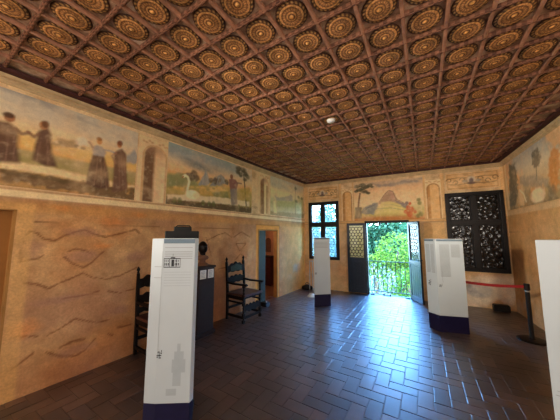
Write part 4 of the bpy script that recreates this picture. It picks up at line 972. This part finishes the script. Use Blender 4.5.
b = MB(); b.add([(-60, 7.6, -3.5), (40, 7.6, -3.5), (40, 80, -3.5), (-60, 80, -3.5)], [[0, 1, 2, 3]]); tag(b.build('ground', M['grass']), kind='structure')
def mat_leaf():
    m, nt, b, out = newmat('leaves'); at = nt.nodes.new('ShaderNodeVertexColor'); at.layer_name = 'Col'; nt.nodes.remove(b)
    d = nt.nodes.new('ShaderNodeBsdfDiffuse'); t = nt.nodes.new('ShaderNodeBsdfTranslucent'); mx = nt.nodes.new('ShaderNodeMixShader'); mx.inputs[0].default_value = .45
    nt.links.new(at.outputs['Color'], d.inputs['Color']); nt.links.new(at.outputs['Color'], t.inputs['Color']); nt.links.new(d.outputs[0], mx.inputs[1]); nt.links.new(t.outputs[0], mx.inputs[2]); nt.links.new(mx.outputs[0], out.inputs['Surface']); return m
M['leaf'] = mat_leaf()
def tree(name, label, cat, base, blobs, n, size, cols, trunk_r=.12, group=None, k=1.):
    t = root_thing(name, label, cat, base, 0., group); r = np.random.default_rng(abs(hash((round(base[0], 2), round(base[1], 2)))) % 2**31 if False else int(abs(base[0]*131+base[1]*977)*10) % 2**31)
    V, Cc, Fq = [], [], []; wts = np.array([b[3]**2 for b in blobs]); wts = wts/wts.sum()
    for i in range(n):
        bl = blobs[r.choice(len(blobs), p=wts)]; d = r.normal(size=3); d /= np.linalg.norm(d); rad = bl[3]*(.55+.5*r.random()**.6)
        p = np.array(bl[:3])+d*rad*np.array([1, 1, .85]); a = r.normal(size=3); a /= np.linalg.norm(a); c = np.cross(a, r.normal(size=3)); c /= np.linalg.norm(c); s = size*r.uniform(.6, 1.3)
        q = len(V); V += [p-a*s*.9, p+c*s*.45, p+a*s*.9, p-c*s*.45]; col = lin(cols[r.integers(len(cols))])*r.uniform(.7, 1.15)*k*.30; Cc += [col]*4; Fq.append([q, q+1, q+2, q+3])
    me = mesh_np('foliage', np.array(V), np.array(Fq), np.array(Cc), M['leaf']); me.shade_flat(); o = bpy.data.objects.new('foliage', me); link(o, t)
    b = MB(); top = np.array(blobs[0][:3]); b.tube([(0, 0, 0), (top[0]*.3, top[1]*.3, top[2]*.5), tuple(top)], [trunk_r, trunk_r*.8, trunk_r*.4], 8)
    for bl in blobs[1:]: b.tube([(top[0]*.3, top[1]*.3, top[2]*.5), tuple(np.array(bl[:3])*.98)], [trunk_r*.5, trunk_r*.2], 6)
    b.build('trunk', M['bark'], t); t['group'] = 'trees outside the house' if name == 'tree' else 'bushes behind the balcony railing'; return t
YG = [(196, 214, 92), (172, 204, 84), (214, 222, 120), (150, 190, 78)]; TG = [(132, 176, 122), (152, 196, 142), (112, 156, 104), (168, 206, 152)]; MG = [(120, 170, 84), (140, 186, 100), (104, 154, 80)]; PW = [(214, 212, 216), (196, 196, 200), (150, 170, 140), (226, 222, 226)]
def spot(x, y, D, z=-3.5):             # ground point under the line of sight through a photo pixel, D metres away
    d = ray(x, y); d = d/np.hypot(d[0], d[1]); return (CAM[0]+d[0]*D, CAM[1]+d[1]*D, z)
tree('shrub', 'yellow green bush filling the middle of the open balcony door', 'bush', spot(398, 250, 12.9), [(0, 0, 4.3, 1.05), (.9, .3, 4.0, .95), (-.7, .2, 3.5, .9), (.3, -.3, 3.0, 1.1), (.6, 0, 2.2, 1.2)], 5200, .085, YG)
tree('shrub', 'pale flowering bush at the left of the open balcony door', 'bush', spot(376, 262, 9.0), [(0, 0, 3.5, .65), (-.5, .2, 3.0, .7), (.25, -.1, 2.7, .6), (-.2, 0, 2.1, .8)], 2200, .06, PW+MG[:1])
tree('shrub', 'mid green low bush behind the railing at the right of the open door', 'bush', spot(409, 275, 10.6), [(0, 0, 3.1, .8), (.8, .3, 3.3, .8), (-.8, 0, 2.4, .8), (.3, 0, 2.0, .9)], 2400, .075, MG+YG[:2])
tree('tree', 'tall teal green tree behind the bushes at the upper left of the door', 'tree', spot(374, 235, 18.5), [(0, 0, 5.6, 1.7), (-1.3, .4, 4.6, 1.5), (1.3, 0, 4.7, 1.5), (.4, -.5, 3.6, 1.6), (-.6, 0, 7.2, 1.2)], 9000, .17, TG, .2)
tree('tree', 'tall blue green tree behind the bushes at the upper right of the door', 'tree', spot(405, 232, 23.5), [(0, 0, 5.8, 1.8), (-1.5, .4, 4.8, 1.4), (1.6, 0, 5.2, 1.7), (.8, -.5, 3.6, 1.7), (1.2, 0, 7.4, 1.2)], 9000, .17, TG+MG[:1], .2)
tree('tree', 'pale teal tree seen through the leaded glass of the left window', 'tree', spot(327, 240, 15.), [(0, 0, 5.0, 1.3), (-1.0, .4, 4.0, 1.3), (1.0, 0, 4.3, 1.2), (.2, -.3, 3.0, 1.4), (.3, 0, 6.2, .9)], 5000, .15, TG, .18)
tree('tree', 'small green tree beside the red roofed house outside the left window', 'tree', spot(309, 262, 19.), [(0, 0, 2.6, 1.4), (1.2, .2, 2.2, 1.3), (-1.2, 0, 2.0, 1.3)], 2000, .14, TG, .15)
hp = spot(314, 220, 24.)
hs = root_thing('house', 'pale house with red tiled roof outside the left window', 'house', hp, .45)
b = MB(); b.box((-2.6, -1.8, 0), (1.6, 2.2, 5.3)); b.build('wall', M['house_wall'], hs)
b = MB(); b.prism([(-2.9, -2.1, 5.25), (-2.9, 2.5, 5.25), (-2.9, .2, 7.0)], (4.8, 0, 0)); b.build('roof', M['roof_tile'], hs)
for x in (-1.8, -.3, .9): b = MB(); b.box((x-.28, -1.84, 3.3), (x+.28, -1.79, 4.6)); b.build('window', M['lead'], hs)

# ================================================================== light
wd = bpy.data.worlds.new('sky'); bpy.context.scene.world = wd; wd.use_nodes = True; nt = wd.node_tree; bg = nt.nodes['Background']
tc = nt.nodes.new('ShaderNodeTexCoord'); sep = nt.nodes.new('ShaderNodeSeparateXYZ'); nt.links.new(tc.outputs['Generated'], sep.inputs[0])
r = ramp(nt, sep.outputs['Z'], [(0., (.65, .88, 1., 1)), (.08, (.42, .70, 1., 1)), (.2, (.19, .48, 1., 1)), (.7, (.14, .42, 1., 1))]); nt.links.new(r.outputs['Color'], bg.inputs['Color']); bg.inputs['Strength'].default_value = 34.
def light(kind, name, loc, energy, color, target=None, **k):
    l = bpy.data.lights.new(name, kind); l.energy = energy; l.color = color
    for a, v in k.items(): setattr(l, a, v)
    o = bpy.data.objects.new(name, l); o.location = loc; link(o)
    if target is not None: o.rotation_euler = (Vector(target)-Vector(loc)).to_track_quat('-Z', 'Y').to_euler()
    return o
light('SUN', 'sun', (0, 0, 20), 3.2, (1, .95, .82), (3., 6.5, 11.), angle=.01)
# added fill: two wide area lights behind the camera, one at the right wall
light('AREA', 'room_fill', (-2.3, YF+.1, 1.9), 58, (1, .94, .86), (-1.8, 4, 1.7), shape='RECTANGLE', size=2.2, size_y=2.2)
light('AREA', 'room_fill', (.6, YF+.1, 1.9), 58, (1, .94, .86), (.2, 4, 1.7), shape='RECTANGLE', size=2.2, size_y=2.2)
light('AREA', 'room_fill', (1.85, .6, 1.5), 44, (1, .95, .88), (-2.5, 2.2, 1.5), shape='RECTANGLE', size=2.0, size_y=2.0)
light('AREA', 'wall_fill', (1.74, 3.2, 2.2), 13, (1, .92, .80), (-1.8, 6.8, 1.5), shape='DISK', size=.4, spread=1.5)  # unseen fill added to brighten the back wall
light('AREA', 'wall_fill', (-3.3, .1, 2.3), 28, (1, .92, .80), (1.6, 5.6, 1.7), shape='DISK', size=.4, spread=1.2)  # second unseen fill, added to brighten the right wall
light('POINT', 'passage_fill', tuple(LEFT.P(4.4, 1.95, -.6)), 16, (1, .84, .70), shadow_soft_size=.1)  # unseen point light added so the passage is not dark
sc = bpy.context.scene
sc.view_settings.view_transform = 'Standard'; sc.view_settings.look = 'Medium High Contrast'; sc.view_settings.exposure = -.33; sc.view_settings.gamma = 1.
